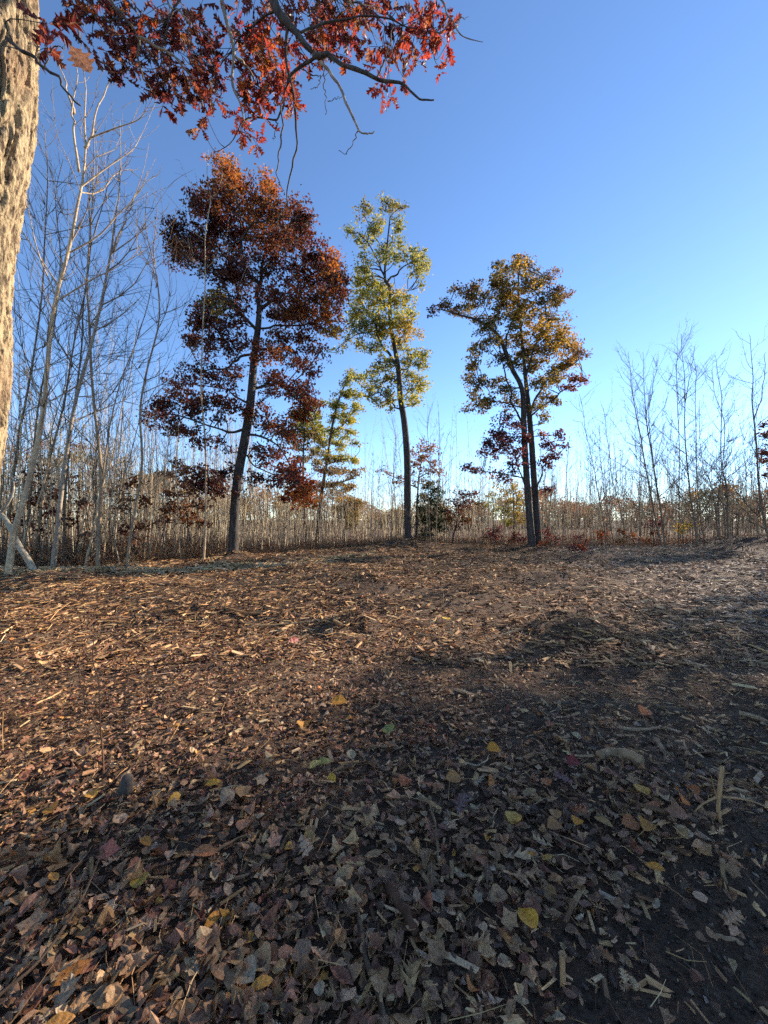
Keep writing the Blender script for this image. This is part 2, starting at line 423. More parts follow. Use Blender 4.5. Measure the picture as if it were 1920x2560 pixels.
class Tree:
    def __init__(self, name, base, label, cat='tree', group=None):
        self.o = link(name, None, loc=tuple(base), label=label, cat=cat, group=group)
        self.base = np.asarray(base, float); self.nodes = []

    def tube(self, part, pts, r0, r1, mat, n=22, sides=10, wob=0.0, tint=(1, 1, 1), flare=0.0, power=1.0, parent=None):
        p = smooth(pts, n)
        tt = np.linspace(0, 1, n)
        r = r0 + (r1 - r0) * tt ** power
        if flare: r = r * (1 + flare * np.exp(-tt * 26))
        if wob:
            k = R.random() * 50
            p = p + np.stack([vnoise(tt * 7 + k, tt * 0, 1), vnoise(tt * 7 + k, tt * 0, 2), tt * 0], 1) * wob * np.sin(np.pi * np.clip(tt * 1.2, 0, 1))[:, None]
            r = r * (1 + 0.25 * vnoise(tt * 9 + k, tt * 0, 4))
        m = Mesh(); m.tubes(p, r, sides, col=tint, cap=True)
        ob = link(part, m.build(part, mat, self.base, True), parent=parent or self.o)
        self.nodes.append(p)
        return p, ob

    def crown(self, clumps, depth, spread, leaf=0.13, dens=1.0, mat=None, twigcol=(1, 1, 1), twigr=0.012, sub_r=0.19, name='crown', twig=True, fill=0.0):
        """clumps: (px,py,rx,ry,palette[,density]) in photo pixels"""
        lm, tm = Mesh(), Mesh()
        if fill:
            A = np.array([c[:4] for c in clumps], float); ex = []
            for i in range(len(A)):
                dd = np.hypot(A[:, 0] - A[i, 0], A[:, 1] - A[i, 1]); dd[i] = 1e9
                for j in np.argsort(dd)[:2]:
                    if dd[j] < 2.3 * (A[i, 2] + A[j, 2]) / 2 and R.random() < fill:
                        m_ = .5 * (A[i] + A[j]); ex.append((m_[0], m_[1], m_[2] * .8, m_[3] * .8, clumps[i][4], .35))
            clumps = list(clumps) + ex
        nodes = np.concatenate(self.nodes) if self.nodes else None
        tp, tr = [], []
        for c in clumps:
            px, py, rx, ry, pal = c[:5]; dn = math.sqrt(c[5]) if len(c) > 5 else 1.0
            d = depth + R.uniform(-1, 1) * spread
            ctr = P(px, py, d); rad_ = np.array([rx, 0.5 * (rx + ry), ry]) * d / F
            area = math.pi * rad_[0] * rad_[2]
            k = max(3, int(area / (sub_r * sub_r) * 1.0))
            sub = ctr + np.clip(R.normal(size=(k, 3)) * .50, -1.25, 1.25) * rad_
            sz = sub_r * (0.7 + 0.6 * R.random((k, 1)))
            nl = max(3, int(dn * dens * 24 * (sub_r / 0.19) ** 2 * (0.13 / leaf) ** 2))
            cc = palette(pal, k)
            pos = np.repeat(sub, nl, 0) + R.normal(size=(k * nl, 3)) * np.repeat(sz, nl, 0) * np.array([0.66, 0.66, 0.42])
            col = 0.5 * np.repeat(cc, nl, 0) + 0.5 * palette(pal, k * nl)
            crown_leaves(lm, pos, leaf * (0.65 + 0.7 * R.random(k * nl)), col)
            if twig and nodes is not None:
                dd = np.linalg.norm(nodes - ctr, axis=1) + 0.5 * np.maximum(0, nodes[:, 2] - ctr[2])
                a = nodes[np.argmin(dd)]
                mid = 0.5 * (a + ctr) + R.normal(size=3) * 0.12 * np.linalg.norm(ctr - a) + np.array([0, 0, 0.05])
                tp.append(smooth([a, mid, ctr], 7)); tr.append(np.linspace(twigr * 2.0, twigr, 7))
                for s in sub[:: 2]:
                    j = tp[-1 if len(tp) == 1 else -1][4]
                    st = smooth([a, mid, ctr], 7)[R.integers(3, 7)]
                    mm = 0.5 * (st + s) + R.normal(size=3) * 0.08
                    tp.append(smooth([st, mm, s], 7)); tr.append(np.linspace(twigr * 0.8, twigr * 0.35, 7))
        if tp:
            tm.tubes(np.array(tp), np.array(tr), 4, col=np.asarray(twigcol))
            link('twigs', tm.build('twigs', M_BRANCH, self.base, True), parent=self.o, kind='stuff')
        link(name, lm.build(name, mat or M_LEAF, self.base), parent=self.o, kind='stuff')


def px_path(pts, d, dz=None):
    """pixel polyline at distance d; dz = distance offset reached at the end"""
    out = []
    for i, (x, y) in enumerate(pts):
        t = i / max(1, len(pts) - 1)
        out.append(P(x, y, d + (dz or 0) * t))
    return np.array(out)


# ------------------------------------------------------------------ the three big trees standing in the clearing
def tree_base(px, py, d):
    b = P(px, py, d); b[2] = float(H(b[0], b[1])); return b


D = 16.1
oak = Tree('oak_tree', tree_base(581, 1392, D), 'tallest tree, dark maroon and orange oak leaning right at left centre')
tr = px_path([(578, 1402), (582, 1380), (588, 1269), (602, 1148), (622, 1027), (634, 906), (646, 809), (648, 766)], D)
oak.tube('trunk', tr, .215, .10, M_OAKBARK, n=44, sides=18, wob=.08, flare=.8)
for pts, r0, r1, dz in [
    ([(648, 770), (641, 713), (612, 664), (602, 543), (573, 447)], .10, .02, .5),
    ([(648, 775), (680, 751), (709, 771), (757, 761), (806, 737), (835, 690)], .075, .018, -1.0),
    ([(643, 730), (670, 640), (690, 568), (670, 495)], .075, .018, .8),
    ([(641, 825), (598, 771), (564, 732), (525, 640), (470, 610)], .065, .015, -1.2),
    ([(641, 822), (709, 814), (781, 809), (820, 790)], .05, .014, 1.4),
    ([(635, 885), (602, 892), (573, 916), (525, 925), (480, 930)], .06, .014, -1.2),
    ([(628, 975), (650, 965), (680, 950), (718, 974), (757, 1017), (765, 1050)], .06, .014, 1.0),
    ([(616, 1072), (573, 1080), (525, 1066), (438, 1037), (390, 1041)], .06, .014, -1.4),
    ([(612, 1085), (670, 1095), (709, 1124), (747, 1201), (770, 1240)], .05, .012, -1.0),
    ([(622, 1010), (585, 985), (540, 968), (470, 960)], .045, .012, 1.4),
    ([(606, 1130), (640, 1160), (690, 1190), (720, 1200)], .04, .012, 1.2),
    ([(603, 1150), (570, 1190), (545, 1220)], .04, .012, -.8),
    ([(612, 664), (560, 640), (500, 560), (450, 570)], .05, .012, 1.4),
    ([(606, 600), (640, 560), (700, 545), (745, 545)], .05, .012, -1.3),
]:
    oak.tube('branch', px_path(pts, D, dz), r0, r1, M_OAKBARK, n=30, sides=7, wob=.42)
OAKC = [(557, 392, 13, 14, ORA), (604, 790, 30, 22, DKM, .2), (618, 850, 30, 24, MAR, .2), (575, 965, 34, 24, MAR, .24), (600, 1015, 30, 22, DKM, .16), (690, 965, 36, 24, MAR, .32), (655, 965, 26, 20, MAR, .24), (560, 1045, 30, 22, MAR, .2), (500, 995, 36, 24, MAR, .6), (545, 1000, 28, 20, MAR, .24), (700, 1060, 34, 24, RUS, .28), (725, 1095, 34, 26, MAR, .28), (665, 1075, 26, 20, MAR, .2), (640, 1120, 30, 22, DKM, .2), (800, 880, 24, 20, RUS, .6), (600, 690, 40, 24, MAR, .7), (650, 740, 34, 24, MAR, .32), (563, 415, 26, 28, ORA), (570, 440, 34, 30, ORA), (598, 475, 45, 30, ORA), (548, 480, 38, 35, RUS), (665, 462, 24, 32, ORA), (662, 505, 36, 35, RUS), (505, 485, 26, 24, DKM), (500, 520, 28, 22, MAR),
        (545, 540, 55, 38, MAR), (615, 545, 55, 40, RUS), (700, 540, 48, 36, RUS), (752, 535, 32, 30, MAR), (770, 560, 25, 22, DKM), (440, 560, 30, 30, DKM), (435, 600, 30, 25, DKM), (470, 620, 45, 28, MAR), (450, 640, 40, 20, DKM), (520, 600, 50, 38, MAR),
        (590, 610, 60, 42, MAR), (670, 600, 52, 40, RUS), (735, 600, 48, 34, MAR), (790, 640, 45, 36, MAR), (825, 650, 28, 32, ORA), (845, 690, 26, 34, MAR), (858, 735, 26, 26, MAR), (800, 700, 48, 40, RUS), (740, 680, 50, 40, MAR), (670, 670, 46, 34, DKM), (560, 680, 48, 34, DKM), (510, 665, 36, 26, DKM),
        (610, 700, 40, 26, DKM, .8), (590, 745, 34, 26, DKM, .6), (555, 745, 34, 30, OLV), (700, 730, 46, 26, MAR, .8), (770, 750, 50, 30, RUS), (825, 760, 32, 34, ORA), (800, 800, 46, 36, RUS), (820, 825, 30, 20, GLD), (740, 790, 46, 28, RUS, .8), (690, 785, 34, 22, MAR, .6), (520, 775, 38, 30, MAR, .8),
        (495, 810, 38, 26, MAR), (560, 820, 46, 30, DKM, .8), (480, 850, 34, 24, MAR), (525, 865, 46, 26, MAR, .9), (580, 870, 34, 22, MAR, .8), (700, 850, 42, 32, RUS), (760, 855, 34, 24, MAR), (660, 890, 34, 24, RUS, .7), (740, 895, 40, 22, MAR, .7), (485, 925, 34, 24, MAR, .8), (535, 935, 34, 24, MAR, .6),
        (575, 925, 30, 20, MAR, .6), (690, 935, 34, 22, MAR, .5), (780, 925, 24, 22, MAR, .7), (745, 975, 40, 26, MAR), (770, 1005, 36, 34, MAR), (745, 1035, 32, 24, RUS), (660, 1020, 26, 22, RUS, .6), (630, 1040, 24, 18, RUS, .4), (440, 965, 34, 20, MAR, .8), (430, 1005, 42, 26, MAR, .9), (395, 1040, 38, 26, PUR, .8), (480, 1030, 34, 26, MAR, .8),
        (450, 1075, 40, 22, MAR, .8), (500, 1095, 30, 20, MAR, .5), (560, 1010, 26, 18, MAR, .4), (690, 1130, 34, 26, MAR, .4), (720, 1170, 40, 28, RED, .8), (755, 1205, 38, 28, RED), (770, 1240, 30, 26, ORA), (745, 1245, 36, 24, RED), (705, 1205, 34, 24, DKM, .7), (555, 1180, 34, 28, DKM, .7),
        (535, 1225, 38, 30, DKM, .8), (500, 1200, 30, 30, DKM, .6), (640, 1195, 34, 26, DKM, .4), (660, 1150, 26, 22, DKM, .35), (560, 1110, 24, 20, DKM, .3)]
oak.crown(OAKC, D, 1.7, fill=.38, leaf=.122, dens=.8, twigcol=(.75, .68, .62), twigr=.013)

D = 21.8
grn = Tree('oak_tree', tree_base(1021, 1368, D), 'slim straight tree with yellow green crown in two tiers, centre of clearing')
tr = px_path([(1022, 1378), (1021, 1362), (1019, 1283), (1017, 1152), (1010, 1055), (1002, 998), (995, 924), (984, 858), (975, 801), (975, 722), (962, 696), (967, 625), (975, 545)], D)
grn.tube('trunk', tr, .235, .03, M_OAKBARK, n=48, sides=16, wob=.1, flare=.9, power=1.0)
for pts, r0, r1, dz in [
    ([(994, 918), (971, 884), (949, 849), (932, 801), (905, 765)], .09, .02, -1.0),
    ([(968, 706), (993, 682), (1028, 660), (1063, 656)], .06, .015, .8),
    ([(963, 696), (945, 660), (923, 612), (896, 582)], .06, .015, -.8),
    ([(966, 640), (940, 600), (914, 545)], .04, .012, .7),
    ([(1001, 1025), (975, 1007), (945, 976)], .05, .012, -.8),
    ([(985, 870), (1010, 840), (1035, 800)], .06, .012, .8),
    ([(998, 950), (1020, 920), (1048, 895)], .05, .012, 1.0),
    ([(975, 805), (930, 830), (885, 840), (845, 872)], .045, .01, -1.2),
    ([(1003, 1000), (1030, 975), (1050, 950)], .04, .01, -1.0),
    ([(976, 740), (1005, 730), (1030, 725)], .03, .01, .5),
]:
    grn.tube('branch', px_path(pts, D, dz), r0, r1, M_OAKBARK, n=26, sides=7, wob=.36)
GRNC = [(913, 527, 22, 18, OLV + GRN), (970, 512, 26, 18, OLV + GRN), (1003, 518, 10, 10, OLV), (992, 560, 22, 17, GRN), (950, 548, 16, 12, GRN), (940, 575, 24, 16, GRN), (882, 582, 20, 11, GRN), (915, 600, 28, 18, GRN), (1000, 608, 16, 18, GRN), (960, 620, 18, 14, GRN, .7), (958, 645, 26, 16, GRN, .8), (908, 645, 16, 18, GRN),
        (905, 668, 16, 14, GRN), (990, 642, 26, 14, GRN), (1037, 632, 18, 14, GRN), (1042, 655, 22, 16, GRN), (1068, 662, 12, 16, GRN), (1040, 688, 24, 10, GRN, .8), (1056, 712, 8, 10, GRN), (915, 688, 22, 14, YGR), (895, 710, 18, 12, YGR), (935, 715, 34, 20, YGR), (975, 722, 24, 16, YEL), (898, 745, 26, 20, YGR), (945, 750, 40, 26, YGR), (1000, 755, 34, 24, YGR), (1028, 775, 18, 16, GRN),
        (890, 785, 28, 20, YGR), (945, 795, 44, 28, YGR), (1005, 800, 34, 24, YGR), (905, 820, 32, 20, GRN), (960, 830, 34, 22, YGR), (1015, 825, 34, 20, YEL), (1044, 838, 12, 12, YEL), (880, 815, 20, 12, GRN, .7), (870, 845, 14, 10, GRN, .5), (840, 876, 12, 9, YGR, .8), (852, 862, 9, 7, YGR, .6), (905, 865, 22, 14, GRN), (945, 868, 32, 16, GRN, .9), (1000, 865, 32, 16, GRN),
        (1040, 885, 24, 15, GRN), (1062, 885, 12, 10, GRN), (1050, 912, 22, 15, GRN), (1012, 905, 30, 16, GRN), (960, 905, 26, 16, GRN), (935, 930, 20, 18, GRN), (970, 945, 30, 18, GRN), (1030, 940, 30, 18, GRN), (1058, 955, 14, 14, YGR), (930, 965, 22, 15, YGR), (965, 980, 30, 16, GRN), (1035, 975, 30, 16, YGR), (925, 990, 16, 10, YGR), (965, 1003, 30, 12, YGR, .9), (1022, 1000, 28, 12, YGR), (1040, 1008, 14, 10, YGR), (974, 1026, 6, 8, YGR), (945, 1008, 14, 8, YGR)]
grn.crown(GRNC, D, 1.3, fill=.25, leaf=.135, dens=.85, twigcol=(.8, .72, .62), twigr=.012, sub_r=.2)

D = 20.8
twin = Tree('oak_tree', tree_base(1338, 1370, D), 'twin trunk oak with olive gold crown and long branch reaching left, right of centre')
t1 = px_path([(1331, 1380), (1330, 1360), (1318, 1196), (1311, 1064), (1304, 976), (1282, 924), (1261, 871), (1239, 832), (1195, 801), (1151, 788), (1107, 775)], D, -.6)
twin.tube('trunk', t1, .19, .03, M_OAKBARK, n=48, sides=14, wob=.1, flare=.45)
t2 = px_path([(1347, 1380), (1346, 1360), (1335, 1196), (1326, 1064), (1318, 968), (1309, 889), (1300, 801), (1296, 713), (1300, 655)], D + .3, .4)
twin.tube('trunk', t2, .19, .03, M_OAKBARK, n=44, sides=14, wob=.1, flare=.45)
for pts, r0, r1, dz in [
    ([(1308, 1064), (1278, 998), (1261, 924), (1255, 890)], .06, .015, -.8),
    ([(1326, 1030), (1361, 954), (1414, 924), (1458, 889)], .06, .012, .9),
    ([(1327, 1040), (1392, 989), (1436, 963), (1470, 950)], .05, .012, -.9),
    ([(1315, 940), (1348, 845), (1370, 757), (1375, 700)], .06, .012, -.9),
    ([(1301, 801), (1330, 757), (1370, 713)], .04, .012, .9),
    ([(1240, 833), (1225, 790), (1190, 740)], .04, .012, .6),
    ([(1300, 970), (1260, 968), (1200, 960)], .04, .012, -1.0),
    ([(1306, 1020), (1250, 1005), (1190, 1010)], .04, .012, 1.0),
    ([(1322, 1239), (1296, 1174), (1278, 1108), (1250, 1085)], .05, .012, -.8),
    ([(1343, 1240), (1350, 1190), (1361, 1160), (1388, 1108)], .05, .012, .6),
    ([(1316, 1196), (1239, 1182), (1173, 1174)], .04, .01, -.8),
    ([(1265, 875), (1275, 800), (1255, 700)], .05, .012, .8),
]:
    twin.tube('branch', px_path(pts, D, dz), r0, r1, M_OAKBARK, n=26, sides=7, wob=.36)
TWC = [(1150, 783, 24, 8, OLV, .6), (1200, 795, 24, 10, OLV, .6), (1225, 815, 20, 10, OLV, .6), (1240, 845, 20, 12, OLV, .6), (1100, 772, 16, 8, DKM, .7), (1138, 722, 14, 10, OLV), (1165, 738, 26, 16, DKM + OLV), (1112, 757, 18, 11, OLV), (1085, 784, 14, 9, DKM), (1195, 722, 22, 14, OLV), (1180, 755, 28, 15, OLV), (1130, 772, 20, 9, DKM + OLV), (1215, 745, 18, 16, OLV), (1248, 672, 16, 16, OLV), (1240, 705, 22, 20, OLV), (1300, 645, 14, 14, ORA + OLV), (1290, 670, 26, 20, GLD), (1322, 672, 20, 18, OLV), (1265, 720, 30, 22, OLV),
        (1310, 715, 34, 24, GLD), (1362, 693, 18, 16, BRN), (1388, 685, 12, 12, BRN), (1350, 715, 18, 14, OLV), (1400, 725, 20, 14, BRN), (1418, 738, 10, 8, BRN), (1385, 752, 24, 16, OLV), (1355, 755, 26, 18, OLV), (1255, 762, 26, 20, OLV), (1300, 765, 36, 24, GLD), (1240, 795, 18, 14, OLV, .8), (1285, 805, 32, 22, OLV), (1335, 800, 30, 22, GLD), (1385, 795, 32, 20, OLV), (1405, 812, 16, 12, GLD), (1355, 835, 36, 24, GLD),
        (1400, 845, 28, 20, GLD), (1300, 845, 30, 20, OLV), (1210, 822, 22, 13, OLV), (1190, 872, 20, 16, OLV), (1215, 862, 20, 14, OLV), (1185, 890, 16, 12, OLV), (1250, 900, 24, 14, OLV), (1260, 855, 18, 14, OLV, .7), (1320, 880, 32, 22, OLV), (1375, 880, 34, 20, GLD), (1425, 865, 26, 18, GLD), (1445, 885, 20, 16, BRN), (1415, 905, 26, 16, GLD), (1340, 915, 30, 18, OLV), (1385, 925, 30, 15, OLV, .8), (1295, 905, 24, 18, OLV, .8),
        (1440, 945, 26, 12, RUS), (1462, 952, 14, 10, RED), (1420, 965, 20, 10, RUS), (1180, 925, 18, 14, OLV), (1170, 945, 14, 12, OLV), (1205, 955, 26, 16, OLV), (1185, 975, 18, 12, OLV), (1240, 955, 24, 15, OLV), (1265, 975, 26, 16, OLV), (1190, 1000, 24, 12, OLV), (1225, 1005, 26, 14, OLV), (1170, 1023, 15, 8, OLV), (1205, 1025, 20, 8, OLV), (1285, 1005, 24, 14, OLV, .8), (1345, 960, 28, 18, OLV, .9), (1385, 955, 26, 14, OLV, .8),
        (1365, 995, 26, 12, OLV), (1390, 1010, 16, 8, OLV), (1345, 1020, 22, 10, OLV), (1365, 1050, 16, 12, OLV), (1352, 1075, 10, 10, ORA), (1260, 1045, 18, 12, PUR, .7), (1290, 1060, 22, 14, PUR), (1245, 1082, 22, 12, PUR), (1218, 1108, 24, 12, PUR), (1265, 1100, 30, 15, PUR), (1310, 1095, 22, 14, PUR), (1205, 1135, 14, 8, PUR), (1250, 1135, 26, 12, PUR), (1295, 1130, 24, 13, PUR), (1280, 1160, 24, 10, PUR, .8), (1320, 1160, 16, 12, PUR, .7),
        (1370, 1105, 20, 16, PUR), (1398, 1090, 18, 12, PUR), (1410, 1112, 12, 10, PUR), (1380, 1140, 24, 13, PUR), (1360, 1165, 18, 10, PUR), (1165, 1168, 16, 7, PUR), (1190, 1180, 18, 7, PUR), (1262, 1195, 22, 9, PUR), (1240, 1180, 14, 6, PUR, .7), (1370, 1225, 16, 14, PUR, .7)]
twin.crown(TWC, D, 1.6, fill=.4, leaf=.128, dens=.85, twigcol=(.8, .72, .62), twigr=.012, sub_r=.19)

# ------------------------------------------------------------------ middle-distance leafy trees and shrubs
def leafy(name, label, base, d, trunk, r, clumps, spread=1.2, leaf=.15, dens=1.0, sub_r=.22, cat='tree', group=None, extra=()):
    t = Tree(name, tree_base(base[0], base[1], d), label, cat, group)
    p0 = t.base - np.array([0, 0, .15])
    t.tube('trunk', np.vstack([p0, px_path(trunk, d)]), r, r * .25, M_OAKBARK, n=20, sides=8, wob=.1)
    for e in extra:
        t.tube('branch', px_path(e, d, R.uniform(-1, 1)), r * .45, r * .15, M_OAKBARK, n=12, sides=6, wob=.1)
    t.crown(clumps, d, spread, leaf=leaf, dens=dens, sub_r=sub_r, twigcol=(.8, .7, .6))
    return t


leafy('maple_tree', 'ragged yellow green tree with gold lower boughs behind the maroon oak', (792, 1357), 26, [(800, 1259), (815, 1162), (839, 1027), (866, 950)], .16,
      [(882, 935, 18, 12, GRN), (900, 948, 14, 10, GRN), (862, 955, 16, 10, GRN), (870, 985, 24, 14, GRN), (896, 990, 14, 10, YGR), (850, 1010, 26, 14, GRN), (885, 1020, 18, 12, YGR), (838, 1045, 22, 14, GRN), (870, 1050, 22, 14, YGR), (835, 1080, 26, 14, YGR), (872, 1085, 20, 12, YGR), (820, 1110, 22, 14, YGR), (850, 1115, 20, 12, YGR), (892, 1108, 14, 7, GRN), (822, 1140, 24, 14, YGR + GLD), (862, 1150, 26, 13, YGR), (890, 1150, 14, 9, YGR),
       (845, 1180, 26, 12, GLD), (880, 1188, 22, 9, GLD), (815, 1175, 20, 12, BRN), (832, 1210, 30, 11, GLD), (875, 1215, 24, 9, GLD), (800, 1215, 18, 12, BRN)], 1.4, .15, 1.5, .24,
      extra=[[(815, 1162), (850, 1150), (885, 1145)], [(808, 1210), (850, 1205), (890, 1195)], [(830, 1080), (860, 1060), (880, 1020)]])
leafy('maple_tree', 'dull olive tree half hidden behind the maroon oak, left of the gold boughed tree', (765, 1355), 27, [(762, 1259), (758, 1162), (762, 1060)], .13,
      [(745, 1040, 20, 16, OLV), (780, 1045, 20, 18, GRN), (760, 1075, 30, 16, OLV + GRN), (795, 1010, 12, 12, GRN), (730, 1085, 20, 14, OLV), (785, 1095, 22, 16, OLV), (745, 1115, 24, 14, BRN), (785, 1130, 18, 14, OLV), (760, 1150, 22, 12, BRN), (795, 1160, 16, 12, OLV), (735, 1060, 14, 12, GRN), (790, 1065, 20, 16, YGR), (770, 1020, 14, 14, GRN), (800, 1090, 18, 14, YGR)], 1.2, .15, 1.5, .24)
leafy('weeping_tree', 'low drooping gold tree over the dark gap in the thicket', (862, 1357), 26, [(865, 1300), (872, 1250)], .08,
      [(868, 1250, 22, 10, GLD), (892, 1258, 16, 10, GLD), (860, 1268, 16, 10, OLV), (885, 1280, 16, 14, GLD), (866, 1290, 14, 16, OLV), (896, 1290, 10, 14, GLD), (872, 1315, 14, 14, OLV), (852, 1285, 8, 20, OLV), (905, 1268, 10, 8, TAN)], .8, .16, 1.1, .22)
leafy('oak_tree', 'small oak with sparse tan brown leaves just behind the green tree', (1040, 1361), 24.3, [(1042, 1270), (1046, 1200), (1058, 1130)], .09,
      [(1058, 1115, 22, 10, TAN), (1040, 1130, 18, 10, TAN), (1080, 1128, 18, 12, TAN), (1058, 1145, 26, 11, TAN), (1085, 1155, 16, 10, TAN), (1035, 1160, 18, 11, TAN), (1070, 1175, 22, 9, TAN), (1098, 1180, 14, 8, TAN), (1020, 1180, 18, 8, TAN, .6), (975, 1182, 12, 6, TAN, .6), (950, 1175, 10, 5, TAN, .5), (1000, 1192, 16, 7, TAN, .6), (1050, 1200, 20, 9, BRN, .8), (1085, 1208, 16, 8, BRN, .7), (990, 1210, 12, 6, TAN, .5)], 1.1, .15, .75, .24,
      extra=[[(1044, 1220), (1000, 1200), (955, 1178)], [(1046, 1195), (1075, 1180), (1095, 1180)]])
leafy('evergreen_tree', 'dark green juniper in the thicket right of the green tree', (1078, 1361), 24.6, [(1078, 1290), (1076, 1215)], .07,
      [(1072, 1215, 14, 10, EVG), (1090, 1230, 16, 12, EVG), (1060, 1240, 18, 12, EVG), (1082, 1255, 24, 14, EVG), (1055, 1270, 18, 12, EVG), (1100, 1275, 18, 14, EVG), (1075, 1290, 26, 14, EVG), (1105, 1300, 16, 12, EVG), (1055, 1305, 18, 12, EVG), (1085, 1320, 26, 12, EVG), (1060, 1335, 22, 9, EVG)], 1.0, .12, 1.3, .2)
leafy('shrub_tree', 'purple brown leafy shrub tree right of the dark juniper', (1128, 1366), 23, [(1138, 1320), (1155, 1270), (1170, 1235)], .05,
      [(1150, 1235, 18, 12, PUR), (1180, 1235, 14, 10, PUR), (1135, 1255, 18, 11, PUR), (1165, 1260, 20, 12, PUR), (1190, 1255, 12, 9, BRN), (1145, 1280, 20, 11, RUS), (1125, 1300, 16, 10, RUS), (1160, 1300, 18, 10, RUS), (1140, 1318, 16, 9, RUS), (1118, 1280, 12, 9, PUR)], 1.0, .12, .7, .2)
leafy('aspen_tree', 'bright yellow leafed tree beyond the thicket beside the twin trunks', (1285, 1359), 25.5, [(1285, 1290), (1282, 1215)], .08,
      [(1280, 1215, 12, 10, YEL), (1268, 1232, 14, 10, YEL), (1292, 1235, 12, 10, YEL), (1278, 1252, 20, 11, YEL), (1298, 1262, 14, 12, YEL), (1265, 1275, 16, 12, YGR), (1290, 1285, 20, 12, YEL), (1300, 1305, 12, 12, YEL), (1275, 1305, 16, 11, YGR)], .8, .15, .8, .24)
leafy('aspen_tree', 'small yellow topped tree showing below the reaching red bough', (1234, 1358), 26, [(1234, 1290), (1232, 1200)], .06,
      [(1230, 1198, 10, 9, YEL + ORA), (1236, 1215, 10, 10, YEL), (1222, 1232, 10, 8, YEL), (1240, 1240, 12, 9, YGR), (1225, 1258, 12, 10, YGR), (1245, 1275, 12, 10, YGR)], .6, .15, .6, .24)
SHR = [((1238, 1372), 21, [(1225, 1330, 16, 9, PUR), (1245, 1322, 15, 8, PUR), (1240, 1340, 18, 8, PUR), (1218, 1345, 10, 6, RUS)], 'low purple shrub left of the twin trunks'),
       ((1300, 1372), 21.5, [(1292, 1338, 14, 9, PUR), (1305, 1350, 14, 8, PUR), (1278, 1345, 10, 7, RUS)], 'low purple shrub against the foot of the twin trunks'),
       ((1455, 1382), 18.5, [(1448, 1362, 14, 8, RED), (1465, 1370, 12, 7, RED), (1435, 1370, 12, 7, PUR), (1445, 1345, 10, 6, PUR)], 'low red shrub at clearing edge right of the twin trunks'),
       ((1380, 1375), 20.5, [(1375, 1335, 12, 12, PUR), (1365, 1355, 12, 9, RUS), (1388, 1352, 10, 9, PUR)], 'dark red shrub just right of the twin trunks'),
       ((1505, 1372), 22, [(1500, 1345, 8, 6, RED), (1512, 1335, 7, 5, RED), (1495, 1330, 6, 4, RUS)], 'bright red leafed sapling in the right hand thicket'),
       ((1635, 1372), 22, [(1632, 1300, 11, 5, RED), (1645, 1310, 9, 4, RED), (1622, 1315, 12, 5, PUR), (1640, 1330, 14, 6, RUS), (1620, 1350, 12, 6, RUS)], 'red leafed shrub under the leaning pair of bare trees'),
       ((1705, 1372), 22, [(1705, 1318, 10, 5, YEL), (1722, 1312, 6, 3, YEL), (1698, 1328, 8, 4, YEL)], 'little yellow leafed shrub in the right hand thicket'),
       ((1560, 1374), 21, [(1555, 1330, 12, 6, RUS), (1575, 1345, 14, 7, RUS), (1545, 1352, 12, 6, BRN)], 'rusty shrub in the thicket between red and yellow shrubs'),
       ((480, 1396), 15.7, [(448, 1160, 26, 14, TAN), (478, 1175, 26, 14, TAN), (430, 1185, 22, 14, TAN), (500, 1190, 22, 14, RUS), (455, 1205, 30, 15, TAN), (490, 1225, 30, 16, TAN), (430, 1235, 22, 14, RUS), (460, 1255, 34, 16, TAN), (500, 1265, 24, 15, RUS), (420, 1270, 24, 14, RUS), (465, 1290, 36, 14, RUS), (410, 1300, 22, 12, MAR), (500, 1305, 22, 12, RUS)], 'young oak with dense tan russet leaves left of the maroon oak'),
       ((340, 1402), 14.3, [(330, 1210, 22, 18, RUS, .6), (300, 1265, 22, 20, TAN, .6), (355, 1250, 20, 18, RUS, .6), (318, 1320, 22, 18, MAR, .6), (285, 1225, 16, 16, TAN, .5), (362, 1310, 18, 16, RUS, .6), (340, 1350, 22, 14, TAN, .5)], 'dark red young oak behind the left aspens'),
       ((105, 1406), 13.5, [(95, 1180, 20, 18, RUS, .6), (125, 1225, 22, 20, RED, .7), (85, 1250, 24, 20, RUS, .7), (130, 1285, 22, 18, RED, .7), (60, 1205, 18, 18, TAN, .5), (105, 1325, 22, 16, MAR, .6), (155, 1250, 14, 16, RUS, .5), (40, 1300, 20, 20, RUS, .6), (80, 1365, 24, 12, TAN, .5)], 'dark red leafed shrub behind the two leaning aspens at left'),
       ((190, 1404), 13.9, [(185, 1200, 16, 16, TAN, .5), (208, 1250, 18, 18, RUS, .6), (178, 1300, 16, 16, RUS, .6), (218, 1335, 16, 14, TAN, .5)], 'thin russet shrub in the thicket behind the second leaning aspen')]
for (bx, by), d, cl, lab in SHR:
    cx = np.mean([c[0] for c in cl]); cy = np.mean([c[1] for c in cl]); ct = min(c[1] for c in cl)
    leafy('young_oak' if 'oak' in lab else 'shrub', lab, (bx, by), d, [(0.6 * bx + .4 * cx, 0.6 * by + .4 * cy), (cx, cy), (cx, ct + 4)], .03, cl, .6, .115, .7, .17, cat='shrub')
